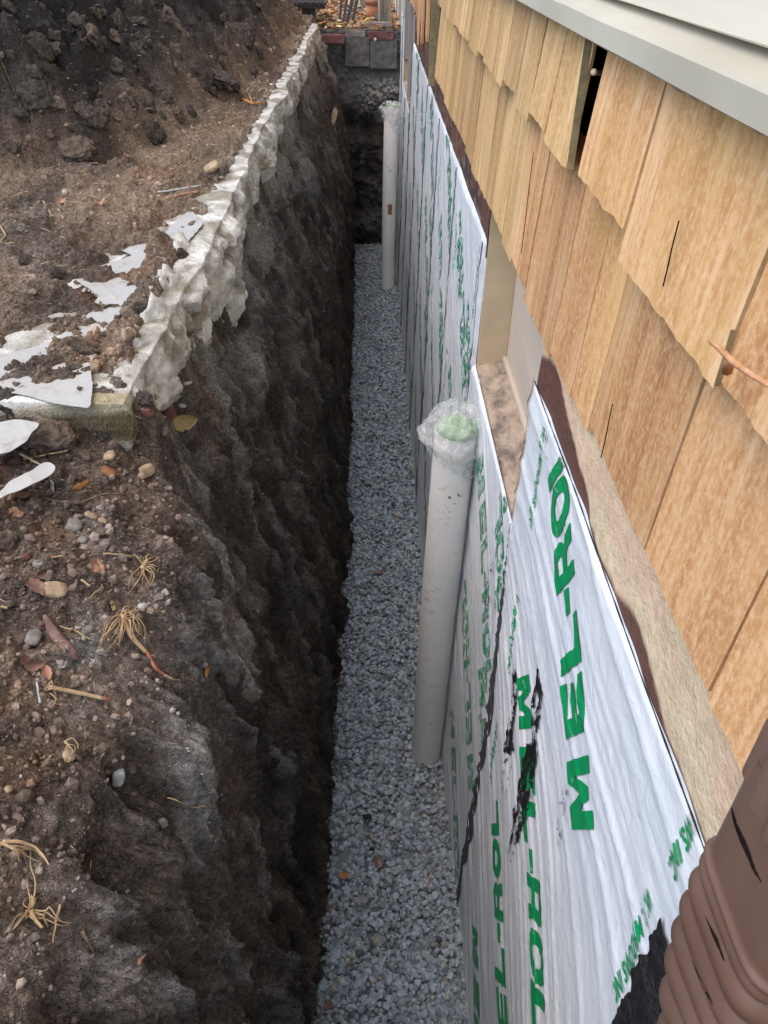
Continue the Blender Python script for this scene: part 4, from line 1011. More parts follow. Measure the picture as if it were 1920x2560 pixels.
# ---- leaves, peel, pod
leafo(320, 1076, 62, 30, -48, M_leaf_p, 'dead_leaf', 'smooth pinkish brown leaf pointing at the trench near the slab corner', seed=1)
leafo(240, 1422, 74, 40, 80, M_leaf_p, 'dead_leaf', 'pinkish orange torn leaf lying flat in the middle of the near bank', seed=2, lobed=.5, curl=.15)
leafo(108, 1434, 40, 24, 15, M_leaf_b, 'dead_leaf', 'small folded brown leaf above the large folded leaf', seed=3, curl=.8)
leafo(84, 1476, 62, 44, -60, M_leaf_b, 'dead_leaf', 'large folded grey brown leaf at the left of the near bank', seed=4, lobed=.3, curl=.6)
leafo(206, 1224, 52, 20, 10, M_leaf_o, 'dead_leaf', 'curled orange brown leaf below the orange stone', seed=5, curl=1.2)
leafo(56, 1654, 44, 26, -40, M_leaf_b, 'dead_leaf', 'leftmost crumpled leaf under the grey pointed stone', seed=6, curl=.9, lobed=.5)
leafo(88, 1662, 50, 24, 10, M_leaf_b, 'dead_leaf', 'middle crumpled leaf of the three under the grey pointed stone', seed=7, curl=.9, lobed=.5)
leafo(114, 1688, 46, 24, -75, M_leaf_p, 'dead_leaf', 'rightmost crumpled leaf with a long stalk', seed=8, curl=.9, lobed=.4)
leafo(456, 1050, 72, 42, 20, M_leaf_y, 'peel', 'curled yellow peel lying beside the red stones', 'peel', seed=9, curl=1.1, lobed=.3)
leafo(40, 1282, 40, 22, -30, M_leaf_p, 'dead_leaf', 'small lobed pink leaf near the left edge of the bank', seed=10, lobed=.9, curl=.2)
leafo(134, 1398, 22, 14, 20, M_leaf_o, 'dead_leaf', 'tiny orange leaf scrap above the broken cream stone', seed=11)
leafo(276, 1516, 28, 12, 85, M_leaf_y, 'bulb_scale', 'pale yellow bulb scale standing beside the root clump', 'bulb scale', seed=12, curl=.9)
leafo(156, 502, 20, 16, 30, M_leaf_p, 'dead_leaf', 'small pink leaf on the flat dirt below the heap', seed=13)
leafo(254, 512, 26, 14, 5, M_leaf_p, 'dead_leaf', 'pink lobed leaf on the flat dirt, right of the other one', seed=14, lobed=.8)
leafo(346, 2396, 14, 40, 5, M_leaf_p, 'dead_leaf', 'small orange leaf stuck to the near trench wall', seed=15)
leafo(516, 1670, 12, 44, 5, M_leaf_o, 'dead_leaf', 'bright orange scrap caught on the trench wall', seed=16)
leafo(166, 1034, 86, 20, 4, M_leaf_y, 'wood_chip', 'splintered pale wood chip below the plastic sheet', 'wood chip', seed=17, curl=.3)
leafo(55, 1236, 46, 18, 12, M_leaf_b, 'dead_leaf', 'brown leaf under the torn plastic scrap', seed=18)
# seed pod: long flat curved
def pod():
    pts = [(105, 1543), (122, 1572), (142, 1602), (162, 1622), (180, 1640), (193, 1652)]
    Q = [hit(a, b_, .006)[0] for a, b_ in pts]; nrm = hit(140, 1600)[1]; P = []
    for i in range(len(Q)-1):
        for t in np.linspace(0, 1, 6, endpoint=False): P.append(Q[i].lerp(Q[i+1], t))
    P.append(Q[-1]); P = np.array(P)
    for _ in range(6): P[1:-1] = .25*P[:-2]+.5*P[1:-1]+.25*P[2:]
    n = len(P); Vs = []
    for i in range(n):
        t = _n(P[min(i+1, n-1)]-P[max(i-1, 0)]); s = _n(np.cross(np.array(nrm), t)); u = i/(n-1); hw = .0105*math.sin(math.pi*min(max(u, .02), .97)**.8)**.45
        bl = .0012*(.5+.5*math.sin(u*42))
        for a in (-1, -.5, 0, .5, 1): Vs.append(P[i]+s*hw*a+np.array(nrm)*((.0016+bl)*(1-a*a)))
        Vs.append(P[i]+s*hw*.5-np.array(nrm)*.001); Vs.append(P[i]-s*hw*.5-np.array(nrm)*.001)
    Fs = [(i*7+j, i*7+(j+1) % 7, (i+1)*7+(j+1) % 7, (i+1)*7+j) for i in range(n-1) for j in range(7)]
    o = link('seed_pod', pymesh('seed_pod', Vs, Fs), matc('purple_brown_pod', (.13, .07, .055), (.24, .15, .125), 30, .6, .3)); tag(o, 'long flat purple brown seed pod lying on the near bank', 'seed pod')
pod()
# ---- straws, twigs, roots
ST = [([(49, 1137), (90, 1160), (125, 1178)], .0026, .0022, M_straw, 'pale straw lying across the torn plastic scrap'),
 ([(57, 1149), (110, 1140), (169, 1127)], .0012, .0024, M_straw, 'pale straw crossing the other one, ending at the small olive clod'),
 ([(258, 1383), (290, 1388), (325, 1395)], .0018, .0024, M_straw, 'short pale stalk above the torn pinkish orange leaf'),
 ([(200, 1451), (225, 1465)], .0022, .0022, M_straw, 'stubby straw piece below the torn pinkish orange leaf'),
 ([(0, 1520), (15, 1522)], .0028, .0028, M_straw, 'straw end poking in at the left edge'),
 ([(150, 1567), (180, 1578), (224, 1599)], .0012, .0018, M_straw, 'thin forked straw right of the seed pod'),
 ([(94, 1698), (93, 1730), (98, 1758)], .0012, .0024, M_st_white, 'thin whitish stick below the crumpled leaves'),
 ([(239, 986), (280, 1008), (323, 1032), (354, 1045)], .0012, .0012, M_straw, 'long thin straw in front of the yellowish slab end'),
 ([(477, 1037), (509, 1056)], .0026, .0014, M_st_grey, 'grey stick poking out beside the yellow peel'),
 ([(528, 1042), (545, 1068), (559, 1090)], .0026, .0020, M_rootd, 'brown twig on the trench wall right of the yellow peel'),
 ([(113, 1248), (150, 1258), (193, 1260), (250, 1240), (311, 1236)], .0024, .0018, M_rootd, 'long thin wavy root lying across the near bank'),
 ([(417, 1989), (450, 2000), (480, 2018), (515, 2010)], .0014, .0008, M_root, 'pale hair root on the trench wall at lower centre'),
 ([(2, 156), (40, 240), (70, 310), (98, 382)], .0020, .0014, M_rootd, 'long grey wire-like root hanging on the soil heap'),
 ([(345, 698), (380, 720)], .001, .001, M_rootd, 'hair root beside the white band'),
 ([(690, 1330), (740, 1360)], .0016, .0012, M_rootd, 'thin root in the middle of the trench wall'),
 ([(655, 870), (700, 925)], .0022, .0016, M_rootd, 'dark root hanging on the trench wall below the overpour'),
 ([(150, 2261), (140, 2300), (127, 2360)], .0020, .0012, M_root, 'short straight root low on the near bank'),
 ([(203, 2325), (216, 2350), (231, 2389)], .0034, .0012, M_rootd, 'flat splinter low on the near trench wall'),
 ([(395, 482), (430, 478), (498, 468)], .004, .006, M_st_white, 'white flat slat on the dirt by the slab edge'),
 ([(418, 498), (460, 488), (495, 480)], .006, .004, M_leaf_p, 'brown wooden slat beside the white one'),
 ([(385, 395), (430, 385), (465, 398)], .002, .002, M_root, 'curved dry stalk on the dirt under the heap'),
 ([(607, 250), (632, 262), (655, 258)], .009, .006, M_leaf_o, 'orange brown twig lying on the far slab'),
 ([(622, 240), (632, 262)], .006, .004, M_leaf_o, 'short orange twig leaning on the other on the far slab'),
 ([(0, 565), (18, 590), (0, 605)], .003, .002, M_root, 'bent stalk at the left edge of the flat dirt'),
 ([(145, 525), (160, 548)], .002, .002, M_straw, 'dry stalk on the flat dirt below the heap, left one'),
 ([(108, 505), (125, 535)], .002, .002, M_straw, 'dry stalk on the flat dirt below the heap, leftmost one'),
 ([(685, 520), (710, 500), (720, 492)], .004, .003, M_st_red, 'reddish stick on the trench wall right of the slab')]
for (pts, r0, r1, mt, lb) in ST:
    strand(pts, r0, r1, mt, 'root' if mt in (M_root, M_rootd) else ('straw' if mt is M_straw else 'stick'), lb, 'root' if mt in (M_root, M_rootd) else ('straw' if mt is M_straw else 'stick'), wob=.0012)
def clump(px, py, label, stems, fan, nroot, spread, rr=.0011, stemmat=None, size=1.):
    p, nrm = hit(px, py); e = empty('root_clump', p); tag(e, label, 'root clump'); bpy.context.view_layer.update()
    paths = []
    for k in range(nroot):
        a = random.choice(fan); tx_, ty_ = a[0]+random.uniform(-spread, spread), a[1]+random.uniform(-spread, spread)
        P = []; bx_, by_ = px+random.uniform(-6, 6), py+random.uniform(-6, 6); cx_, cy_ = random.uniform(-14, 14), random.uniform(-10, 10)
        lf = random.uniform(.004, .020)
        for t in np.linspace(0, 1, 12):
            ax = bx_+(tx_-bx_)*t+cx_*math.sin(3.1*t)+random.uniform(-2.0, 2.0); ay = by_+(ty_-by_)*t+cy_*math.sin(3.1*t)+random.uniform(-2, 2)
            P.append(hit(ax, ay, .003+lf*math.sin(math.pi*min(t*1.1, 1)))[0])
        P = np.array(P)
        for _ in range(2): P[1:-1] = .25*P[:-2]+.5*P[1:-1]+.25*P[2:]
        paths.append((P, np.linspace(rr*random.uniform(.8, 1.5), rr*.4, 12)))
    me = tubes_me('rootlets', paths, 5); me.transform(Matrix.Translation(-Vector(p))); o = link('rootlets', me, M_root, e); o['kind'] = 'stuff'
    for (pts, r0, r1, mt) in stems:
        o = strand(pts, r0, r1, mt, 'stem', lift=.010, wob=.0006); o.parent = e; o.data.transform(Matrix.Translation(-Vector(p)))
clump(302, 1540, 'fan shaped clump of pale roots with a red tipped stem on the near bank', [([(296, 1540), (330, 1590), (362, 1630)], .0045, .0040, M_root), ([(362, 1630), (385, 1665), (402, 1682)], .0040, .0028, M_stem), ([(402, 1682), (425, 1695), (444, 1696)], .0026, .0012, M_root)],
      [(262, 1600), (290, 1620), (330, 1600), (350, 1600), (245, 1620), (340, 1535), (360, 1620), (285, 1590)], 34, 16)
clump(356, 1418, 'pale bulb with thin roots sprouting up and down on the near bank', [([(350, 1424), (360, 1408)], .0055, .0035, M_leaf_y)], [(378, 1386), (384, 1398), (376, 1462), (362, 1470), (322, 1480), (385, 1440), (335, 1405)], 18, 8, .0010)
clump(118, 1731, 'thick pale twig with rootlets low on the near bank', [([(118, 1731), (190, 1738), (250, 1748)], .0036, .0034, M_root), ([(250, 1748), (270, 1746)], .0038, .0034, M_stem)], [(178, 1726), (130, 1716), (178, 1762), (150, 1752)], 8, 5, .0009)
clump(70, 2280, 'tangled pale roots dangling at the lower left edge', [([(70, 2275), (80, 2310), (92, 2335)], .0035, .0020, M_root)], [(60, 2200), (70, 2130), (20, 2330), (120, 2315), (180, 2312), (70, 2240), (50, 2290)], 18, 10, .0012)
clump(4, 2110, 'arching root bundle entering from the left edge', [([(0, 2108), (40, 2110), (70, 2125), (95, 2150), (122, 2170)], .0032, .0012, M_root)], [(70, 2148), (40, 2150), (110, 2150), (60, 2190)], 8, 10, .0012)
clump(160, 1880, 'thin looped root over the tan stone', [([(155, 1862), (172, 1856), (185, 1862), (186, 1875)], .0014, .0012, M_root), ([(155, 1862), (170, 1880), (168, 1905), (165, 1915)], .0016, .0012, M_root)], [(165, 1900)], 2, 4, .0008)
# short straw litter: one mass
def litter():
    paths = []
    for k in range(230):
        if k < 180: x_, y_ = random.uniform(-1.35, -.62), random.uniform(1.9, 4.6)
        else: x_, y_ = random.uniform(-.85, -.42), random.uniform(.35, 1.5)
        p, n_ = drop(x_, y_); a = random.uniform(0, 6.28); L_ = random.uniform(.008, .035)*(1+.25*y_*.5); d = Vector((math.cos(a), math.sin(a), random.uniform(-.1, .25)))*L_
        paths.append((np.array([p+n_*.003, p+n_*.004+d*.5+Vector((random.uniform(-.003, .003), 0, .001)), p+n_*.003+d]), [.0004, .0007*(1+.3*y_), .0004]))
    return tubes_me('straw_litter', paths, 4)
tag(link('straw_litter', litter(), M_straw), 'scattered short straw bits over the dirt left of the slab', 'straw litter', kind='stuff')

# ---- plastic sheets on the slab
def sheet(poly, name, label, z0=-.861, amp=.004, seed=0, res=.0045, mt=None, curl=None):
    W_ = np.array([onz(a, b_, z0)[:2] for a, b_ in poly]); mn, mx = W_.min(0)-.02, W_.max(0)+.02
    a, b_ = np.arange(mn[0], mx[0], res), np.arange(mn[1], mx[1], res); A, B = np.meshgrid(a, b_, indexing='ij')
    Aw = A+.008*fbm(A*7, B*7, seed, 2, 500); Bw = B+.008*fbm(A*7, B*7, seed+5, 2, 501)
    cm = lambda Z: .25*(Z[1:, 1:]+Z[:-1, 1:]+Z[1:, :-1]+Z[:-1, :-1]); ins = inside(W_.tolist(), cm(Aw), cm(Bw))
    Z = z0+amp*fbm(A*6, B*4, seed, 3, 502)+.35*amp*(1-np.abs(noise(A*14+B*9, B*3, seed, 503))*2).clip(0, 1)**3
    if curl: Z = Z+curl(A, B)
    f = gridfaces(len(a), len(b_), False, ins); ids, inv = np.unique(f, return_inverse=True); f = inv.reshape(f.shape)
    P = relax(np.stack([A, B, Z], -1).reshape(-1, 3)[ids], f, 5)
    return tag(link(name, npmesh(name, np.concatenate([P, P-np.array([0, 0, .0012])]), np.concatenate([f, f[:, ::-1]+len(P)])), mt or M_poly), label, 'plastic sheet')
sheet([(-90, 905), (60, 876), (140, 850), (215, 790), (246, 740), (190, 700), (240, 670), (330, 640), (300, 625), (400, 590), (478, 520), (505, 560), (460, 625), (400, 668), (340, 730), (285, 800), (262, 850), (240, 885), (234, 900), (232, 960), (222, 1024), (150, 1012), (60, 985), (-90, 970)], 'plastic_sheet', 'dirty white plastic sheet lying on the slab, partly under dirt', seed=1)
sheet([(-60, 1060), (30, 1046), (95, 1056), (70, 1100), (20, 1130), (-60, 1140)], 'plastic_sheet', 'second patch of white plastic between the clods at the left edge', -.868, .006, 3)
p_, n_ = hit(80, 1190)
sheet([(-30, 1262), (20, 1205), (80, 1180), (112, 1148), (140, 1165), (135, 1182), (100, 1205), (60, 1225), (20, 1235)], 'plastic_sheet', 'torn strip of white plastic hanging among the clods below the sheet', float(p_.z)+.028, .010, 5, .006)
leafo(132, 1214, 60, 10, -80, M_poly, 'plastic_shred', 'narrow shred of plastic hanging from the torn strip', 'plastic', seed=30)

# ================================================================== PIPES, BAGS
M_pipe, nt, b = mat('ribbed_white_pipe', .55, .35)
t = tex(nt, 15, 9, .78, (1, 1, 2.2), .3)
cpipe = mix(nt, ramp(nt, t, [(.56, (0, 0, 0)), (.65, (.6, .6, .6))]), (.92, .875, .80), (.50, .37, .24))
cpipe = mix(nt, ramp(nt, tex(nt, 60, 6, .8, (1, 1, 2.5)), [(.66, (0, 0, 0)), (.72, (.6, .6, .6))]), cpipe, (.30, .24, .18))
nt.links.new(cpipe, b.inputs['Base Color']); bump(nt, b, tex(nt, 40, 4), .15, .002)
M_dash = simple('black_print', (.03, .03, .03), (.08, .07, .06), 50, .6, .3, 0)
M_rust = simple('rust_stain', (.25, .11, .05), (.35, .18, .09), 90, .9, .1, 0)
M_bag, nt, b = mat('clear_plastic_bag', .22, .6)
tr = N(nt, 'ShaderNodeBsdfTransparent'); mx = N(nt, 'ShaderNodeMixShader'); b.inputs['Base Color'].default_value = (.88, .87, .85, 1)
nt.links.new(ramp(nt, tex(nt, 26, 6, .7, (1, 1, 1), .8), [(.35, (.10, .10, .10)), (.66, (.55, .55, .55))]), mx.inputs[0])
nt.links.new(tr.outputs[0], mx.inputs[1]); nt.links.new(b.outputs[0], mx.inputs[2]); nt.links.new(mx.outputs[0], nt.nodes['Material Output'].inputs[0])
bump(nt, b, tex(nt, 48, 6, .65, (1, 1, 1), 1.2), .9, .012)
M_greencap = simple('pale_green_cap', (.14, .27, .10), (.34, .48, .26), 18, .6, .3, .7, .01)
def pipe(base, topp, r, label, rust, ring=.0075):
    base = np.array(base); topp = np.array(topp); L_ = np.linalg.norm(topp-base); n = int(L_/ring*2)
    ax = _n(topp-base); a = _n(np.cross(ax, [0, 1, 0])); b_ = np.cross(ax, a); K = 44; Vs = []
    rr = r+np.where(np.arange(n+1) % 2 == 0, .0009, -.0006)
    for i in range(n+1):
        cen = base+ax*L_*i/n+a*.006*math.sin(i/n*2.6)
        for k in range(K): an = 2*math.pi*k/K; Vs.append(cen+rr[i]*(a*math.cos(an)+b_*math.sin(an)))
    for i in (n, n-8):                                    # inner rim and bore
        cen = base+ax*L_*i/n
        for k in range(K): an = 2*math.pi*k/K; Vs.append(cen+(r-.006)*(a*math.cos(an)+b_*math.sin(an)))
    Fs = [(i*K+k, i*K+(k+1) % K, (i+1)*K+(k+1) % K, (i+1)*K+k) for i in range(n+2) for k in range(K)]
    e = empty('drain_pipe', base); tag(e, label, 'drain pipe', 'white drain pipes standing against the waterproofed wall')
    me = pymesh('pipe_wall', np.array(Vs)-base, Fs); link('pipe_wall', me, M_pipe, e)
    V_, F_ = [], []                                       # green cap in the mouth
    cen = topp-base+ax*.004
    for i in range(9):
        q = i/8*math.pi/2
        for k in range(28):
            an = 2*math.pi*k/28; R_ = (r+.002)*math.cos(q)*(1+.05*float(noise(an*2, q*3, r, 600)))
            V_.append(cen+ax*(.032*math.sin(q)-.004+.010*float(noise(math.cos(an)*3, math.sin(an)*3, q*3, 601)))+R_*(a*math.cos(an)+b_*math.sin(an)))
    F_ = [(i*28+k, i*28+(k+1) % 28, (i+1)*28+(k+1) % 28, (i+1)*28+k) for i in range(8) for k in range(28)]
    link('end_cap', pymesh('end_cap', V_, F_), M_greencap, e)
    def mark(h0, an, w_, hh, mt, name):
        o_ = base+ax*h0-base; Vq = []
        for i in range(5):
            for k in range(5):
                aa = an+(k/4-.5)*w_/r+random.uniform(-.02, .02); Vq.append(o_+ax*(hh*(i/4-.5)+random.uniform(-.15, .15)*hh/4)+(r+.0016)*(a*math.cos(aa)+b_*math.sin(aa)))
        link(name, pymesh(name, Vq, [(i*5+k, i*5+k+1, (i+1)*5+k+1, (i+1)*5+k) for i in range(4) for k in range(4)]), mt, e)
    # the camera side of the pipe
    ca = math.atan2(float(np.dot(-base, b_)), float(np.dot(-base, a)))
    for (h0, da, w_, hh, mt) in rust: mark(L_-h0, ca+da, w_, hh, mt, 'print_mark' if mt is M_dash else 'rust_spot')
    return e, topp, ax, a, b_
pa, tp, ax, aa, bb = pipe((.278, 2.335, -3.30), (.292, 2.235, -1.350), .071, 'near white ribbed drain pipe leaning against the membrane, its green capped top in plastic',
    [(.235, -.05, .010, .011, M_rust), (.23, .45, .012, .003, M_dash), (.222, .35, .003, .014, M_dash), (.215, -.45, .002, .020, M_dash), (.225, -.38, .002, .016, M_dash), (.262, .2, .006, .003, M_dash), (.275, -.2, .004, .003, M_dash), (.285, -.1, .004, .003, M_dash), (.30, 0, .004, .003, M_dash), (.31, -.25, .004, .003, M_dash)])
pb, tp2, ax2, aa2, bb2 = pipe((.215, 8.98, -3.50), (.235, 9.22, -1.58), .078, 'far white drain pipe standing at the end of the trench, its top in plastic',
    [(.62, -.1, .05, .006, M_rust), (1.02, 0, .05, .11, M_rust)])
def bag(tp, ax, a, b_, r, up, down, seed, label, bulge, text_dir):
    n, K = 54, 90; Vs = []; la = math.atan2(float(np.dot([-1, .2, 0], b_)), float(np.dot([-1, .2, 0], a)))
    for i in range(n+1):
        u = i/n
        for k in range(K):
            an = 2*math.pi*k/K
            if u < .42: s = u/.42; hgt = up*(1-s**1.6)+.010*s; R_ = (r+.016)*(math.sin(min(1, s*1.05)*math.pi/2)**.7)+.003
            else: s = (u-.42)/.58; hgt = .010-(down*(.80-.34*math.cos(an-la)))*s; R_ = r+.018+.020*math.sin(math.pi*min(1, s*1.35))-.010*s
            R_ += bulge*max(0, math.cos(an-la))**2*math.exp(-((u-.52)/.18)**2)+.012*math.sin(an*2+seed)*s*(u > .5)
            f = float(1)
            Vs.append((hgt, R_, an, u))
    A = np.array(Vs); cx_, sx_ = np.cos(A[:, 2]), np.sin(A[:, 2])
    q = A[:, 0]*24
    cr = (1-np.abs(noise(cx_*2.2+q*.25, sx_*2.2, q*.5, 610+seed))*2).clip(0, 1)**2*.008+(1-np.abs(noise(cx_*5, sx_*5+q*.3, q, 620+seed))*2).clip(0, 1)**3*.005+.008*fbm(cx_*1.5, sx_*1.5, q*.35, 3, 630+seed)
    R_ = (A[:, 1]+cr*.9).clip(.002, None); R_ = np.maximum(R_, np.where(A[:, 0] < 0, r+.0045, 0))
    P = tp[None]+ax[None]*(A[:, 0]+.010*noise(cx_*3, sx_*3, q*.4, 640+seed))[:, None]+R_[:, None]*(a[None]*cx_[:, None]+b_[None]*sx_[:, None])
    Fs = gridfaces(n+1, K); extra = np.array([[i*K+K-1, (i+1)*K+K-1, (i+1)*K, i*K] for i in range(n)])
    e = empty('plastic_bag', tp); tag(e, label, 'plastic bag')
    me = npmesh('film', P-tp[None], np.concatenate([Fs, extra])); link('film', me, M_bag, e)
    # loose twisted tuft
    g = small_text('Gra', (0, 0), (1, 0), (0, 1), .034 if seed == 1 else .085)
    dirn = text_dir; cam_side = _n(-tp-ax*np.dot(-tp, ax)); side = np.cross(ax, cam_side)
    th = text_dir[0]; d1 = _n(cam_side*math.cos(th)+side*math.sin(th)); tg = np.cross(ax, d1)
    u_, v_ = (ax*text_dir[3], -tg*text_dir[3])
    Pt = (ax*text_dir[1])[None]+d1[None]*text_dir[2]+g[0][:, :1]*u_[None]+g[0][:, 1:]*v_[None]
    link('lettering', npmesh('lettering', Pt, g[1]), M_dash, e)
    return e
bag(tp, ax, aa, bb, .071, .095, .16, 1, 'clear crumpled plastic bag over the top of the near drain pipe', .020, (.95, -.02, .112, -1))
bag(tp2, ax2, aa2, bb2, .078, .05, .24, 2, 'clear plastic bag over the top of the far drain pipe', .03, (-.55, .0, .125, 1))

# ================================================================== DOWNSPOUT
M_spout, nt, b = mat('brown_spout_plastic', .42, .5)
t = tex(nt, 9, 5, .6)
cs = ramp(nt, t, [(.3, (.115, .060, .042)), (.7, (.165, .098, .072))]); cs = mix(nt, ramp(nt, tex(nt, 70, 5, .7), [(.66, (0, 0, 0)), (.74, (.5, .5, .5))]), cs, (.36, .25, .20))
nt.links.new(cs, b.inputs['Base Color']); bump(nt, b, tex(nt, 30, 3), .12, .003)
def spout():
    e = empty('downspout', (.27, .25, -.3)); tag(e, 'brown ribbed downspout with cracked corrugated elbow at the lower right', 'downspout')
    O = np.array([.27, .25, -.3])
    def sweep(P, Rf, name, mt, K=120, fl=0.):
        P = np.asarray(P, float); n = len(P); Vs = np.zeros((n, K, 3)); b0 = np.array([1., 0, 0])
        for i in range(n):
            t = _n(P[min(i+1, n-1)]-P[max(i-1, 0)]); a = _n(b0-t*b0.dot(t)); b_ = np.cross(t, a)
            an = np.linspace(0, 2*np.pi, K, endpoint=False); ca_, sa_ = np.cos(an), np.sin(an)
            rr = 1/(np.abs(ca_)**5+np.abs(sa_)**5)**(1/5)
            R_ = Rf(i, an)*rr
            Vs[i] = P[i]+R_[:, None]*(a[None]*ca_[:, None]+b_[None]*sa_[:, None]*1.18)
        f = gridfaces(n, K, True); f = np.concatenate([f, np.array([[i*K, (i+1)*K, (i+1)*K+K-1, i*K+K-1] for i in range(n-1)])])
        return link(name, npmesh(name, Vs.reshape(-1, 3)-O, f), mt, e)
    up = np.array([[.275, .245, z] for z in np.linspace(.55, -.425, 60)])
    sweep(up, lambda i, an: .040+.0016*np.cos(an*16)+(.0035 if i > 55 else 0), 'pipe_section', M_spout, 192)
    # curved lip collar
    ctrl = [(.275, .245, -.40), (.275, .245, -.47), (.275, .245, -.54), (.276, .243, -.60), (.277, .232, -.66), (.278, .205, -.715), (.278, .15, -.76), (.28, .07, -.79), (.28, -.05, -.81)]
    t = np.linspace(0, len(ctrl)-1, 420); C_ = np.stack([np.interp(t, range(len(ctrl)), [q[j] for q in ctrl]) for j in range(3)], -1)
    for _ in range(400): C_[1:-1] = .25*C_[:-2]+.5*C_[1:-1]+.25*C_[2:]
    s_ = np.concatenate([[0], np.cumsum(np.linalg.norm(np.diff(C_, axis=0), axis=1))])
    def Rf(i, an):
        x = s_[i]; fold = sstep(.115, .13, x); ph = (x-.12)/.030*2*np.pi
        return .0425+fold*(.0045*np.abs(np.cos(ph*.5+.3*np.sin(an)))-.001)+(.003*np.exp(-((x-.112)/.004)**2))
    sweep(C_, Rf, 'corrugated_elbow', M_spout, 96)
    # cracks between folds
    for (pts, wd) in (([(1822, 1992), (1838, 2060), (1868, 2130), (1885, 2175), (1908, 2215)], 11), ([(1762, 2290), (1790, 2350), (1815, 2415)], 7), ([(1728, 2400), (1760, 2470), (1786, 2520)], 6)):
        yield_pts.append((pts, wd, e, O))
    return e
yield_pts = []
esp = spout(); bpy.context.view_layer.update()
dg = bpy.context.evaluated_depsgraph_get()
sb = []
for ch in esp.children:
    Vw = [ch.matrix_world @ v.co for v in ch.data.vertices]; sb.append(BVHTree.FromPolygons(Vw, [list(p.vertices) for p in ch.data.polygons]))
def hit_spout(px, py):
    d = Vector(ray(px, py)).normalized(); best = None
    for t in sb:
        r_ = t.ray_cast(Vector((0, 0, 0)), d)
        if r_[0] is not None and (best is None or r_[3] < best[3]): best = r_
    return best
for (pts, wd, e, O) in yield_pts:
    Pq = []
    for i in range(len(pts)-1):
        for t in np.linspace(0, 1, 5, endpoint=False):
            x_ = pts[i][0]*(1-t)+pts[i+1][0]*t; y_ = pts[i][1]*(1-t)+pts[i+1][1]*t; u = (i+t)/(len(pts)-1); w_ = wd*math.sin(math.pi*min(max(u, .04), .96))*(.35+.4*random.random())
            a = hit_spout(x_-w_*.8, y_+w_*.3); b_ = hit_spout(x_+w_*.8, y_-w_*.3)
            if a and b_: Pq += [a[0]-Vector(ray(x_, y_)).normalized()*.0012-Vector(O), b_[0]-Vector(ray(x_, y_)).normalized()*.0012-Vector(O)]
    if len(Pq) > 4: link('crack', pymesh('crack', Pq, [(2*i, 2*i+1, 2*i+3, 2*i+2) for i in range(len(Pq)//2-1)]), M_dark, e)

# ---- twig lodged between the shingles at the right edge
me = tubes_me('twig', [([onx(1775, 852, .300), onx(1800, 872, .303), onx(1830, 903, .306), onx(1880, 938, .310), onx(1960, 985, .314)], [.0018, .0026, .0032, .0026, .0024]), ([onx(1818, 925, .326), onx(1822, 905, .312), onx(1832, 900, .306)], [.0055, .0045, .003])], 7)
tag(link('twig', me, matc('orange_twig', (.45, .20, .09), (.62, .36, .20), 60)), 'orange brown twig lodged at the corner of the upper right shingle', 'twig')

# ================================================================== FAR END
M_brick = simple('red_brick', (.13, .055, .050), (.24, .12, .105), 14, .95, .1, .6, .01)
M_brickm = simple('mortared_brick', (.20, .15, .135), (.38, .34, .31), 10, .95, .1, .6, .01)
def fbox(x0_, x1_, ya, yb, Y0, dp, mt, name, label, cat, bev=.008, grp=None, yaw=0.):
    a = ony(x0_, ya, Y0); b_ = ony(x1_, yb, Y0); zt, zb = a[2], b_[2]
    me = box_me(name, (-(b_[0]-a[0])/2, 0, 0), ((b_[0]-a[0])/2, dp, zt-zb), bev, .003); o = link(name, me, mt)
    o.location = ((a[0]+b_[0])/2, Y0, zb); o.rotation_euler = (0, 0, yaw)
    return tag(o, label, cat, grp)
g_ = 'bricks edging the far end of the trench'
fbox(803, 861, 88, 109, 10.44, .12, M_brick, 'brick', 'leftmost red brick jutting over the far trench end', 'brick', grp=g_)
fbox(862, 914, 76, 94, 10.56, .12, M_brickm, 'brick', 'middle greyish red brick on the far kerb', 'brick', grp=g_)
fbox(922, 985, 79, 101, 10.54, .12, M_brick, 'brick', 'right red brick on the far kerb beside the house wall', 'brick', grp=g_)
fbox(918, 981, 56, 74, 10.78, .14, M_brickm, 'brick', 'rearmost pale topped brick behind the right one', 'brick', grp=g_)
M_kerb = simple('rough_kerb_concrete', (.085, .08, .072), (.20, .185, .165), 14, .95, .1, .8, .012, detail=8)
fbox(862, 924, 93, 166, 10.55, .16, M_kerb, 'kerb_block', 'left concrete kerb block closing the far end of the trench', 'kerb', .003)
fbox(924.6, 992, 98, 172, 10.55, .16, M_kerb, 'kerb_block', 'right concrete kerb block next to the far membrane', 'kerb', .003)
p0 = ony(938, 99, 10.50); o = link('stone', npmesh('stone', IV2*np.array([.016, .012, .02]), IF2), M_st_white); o.location = p0; tag(o, 'small white stone on the kerb in front of the right brick', 'stone')
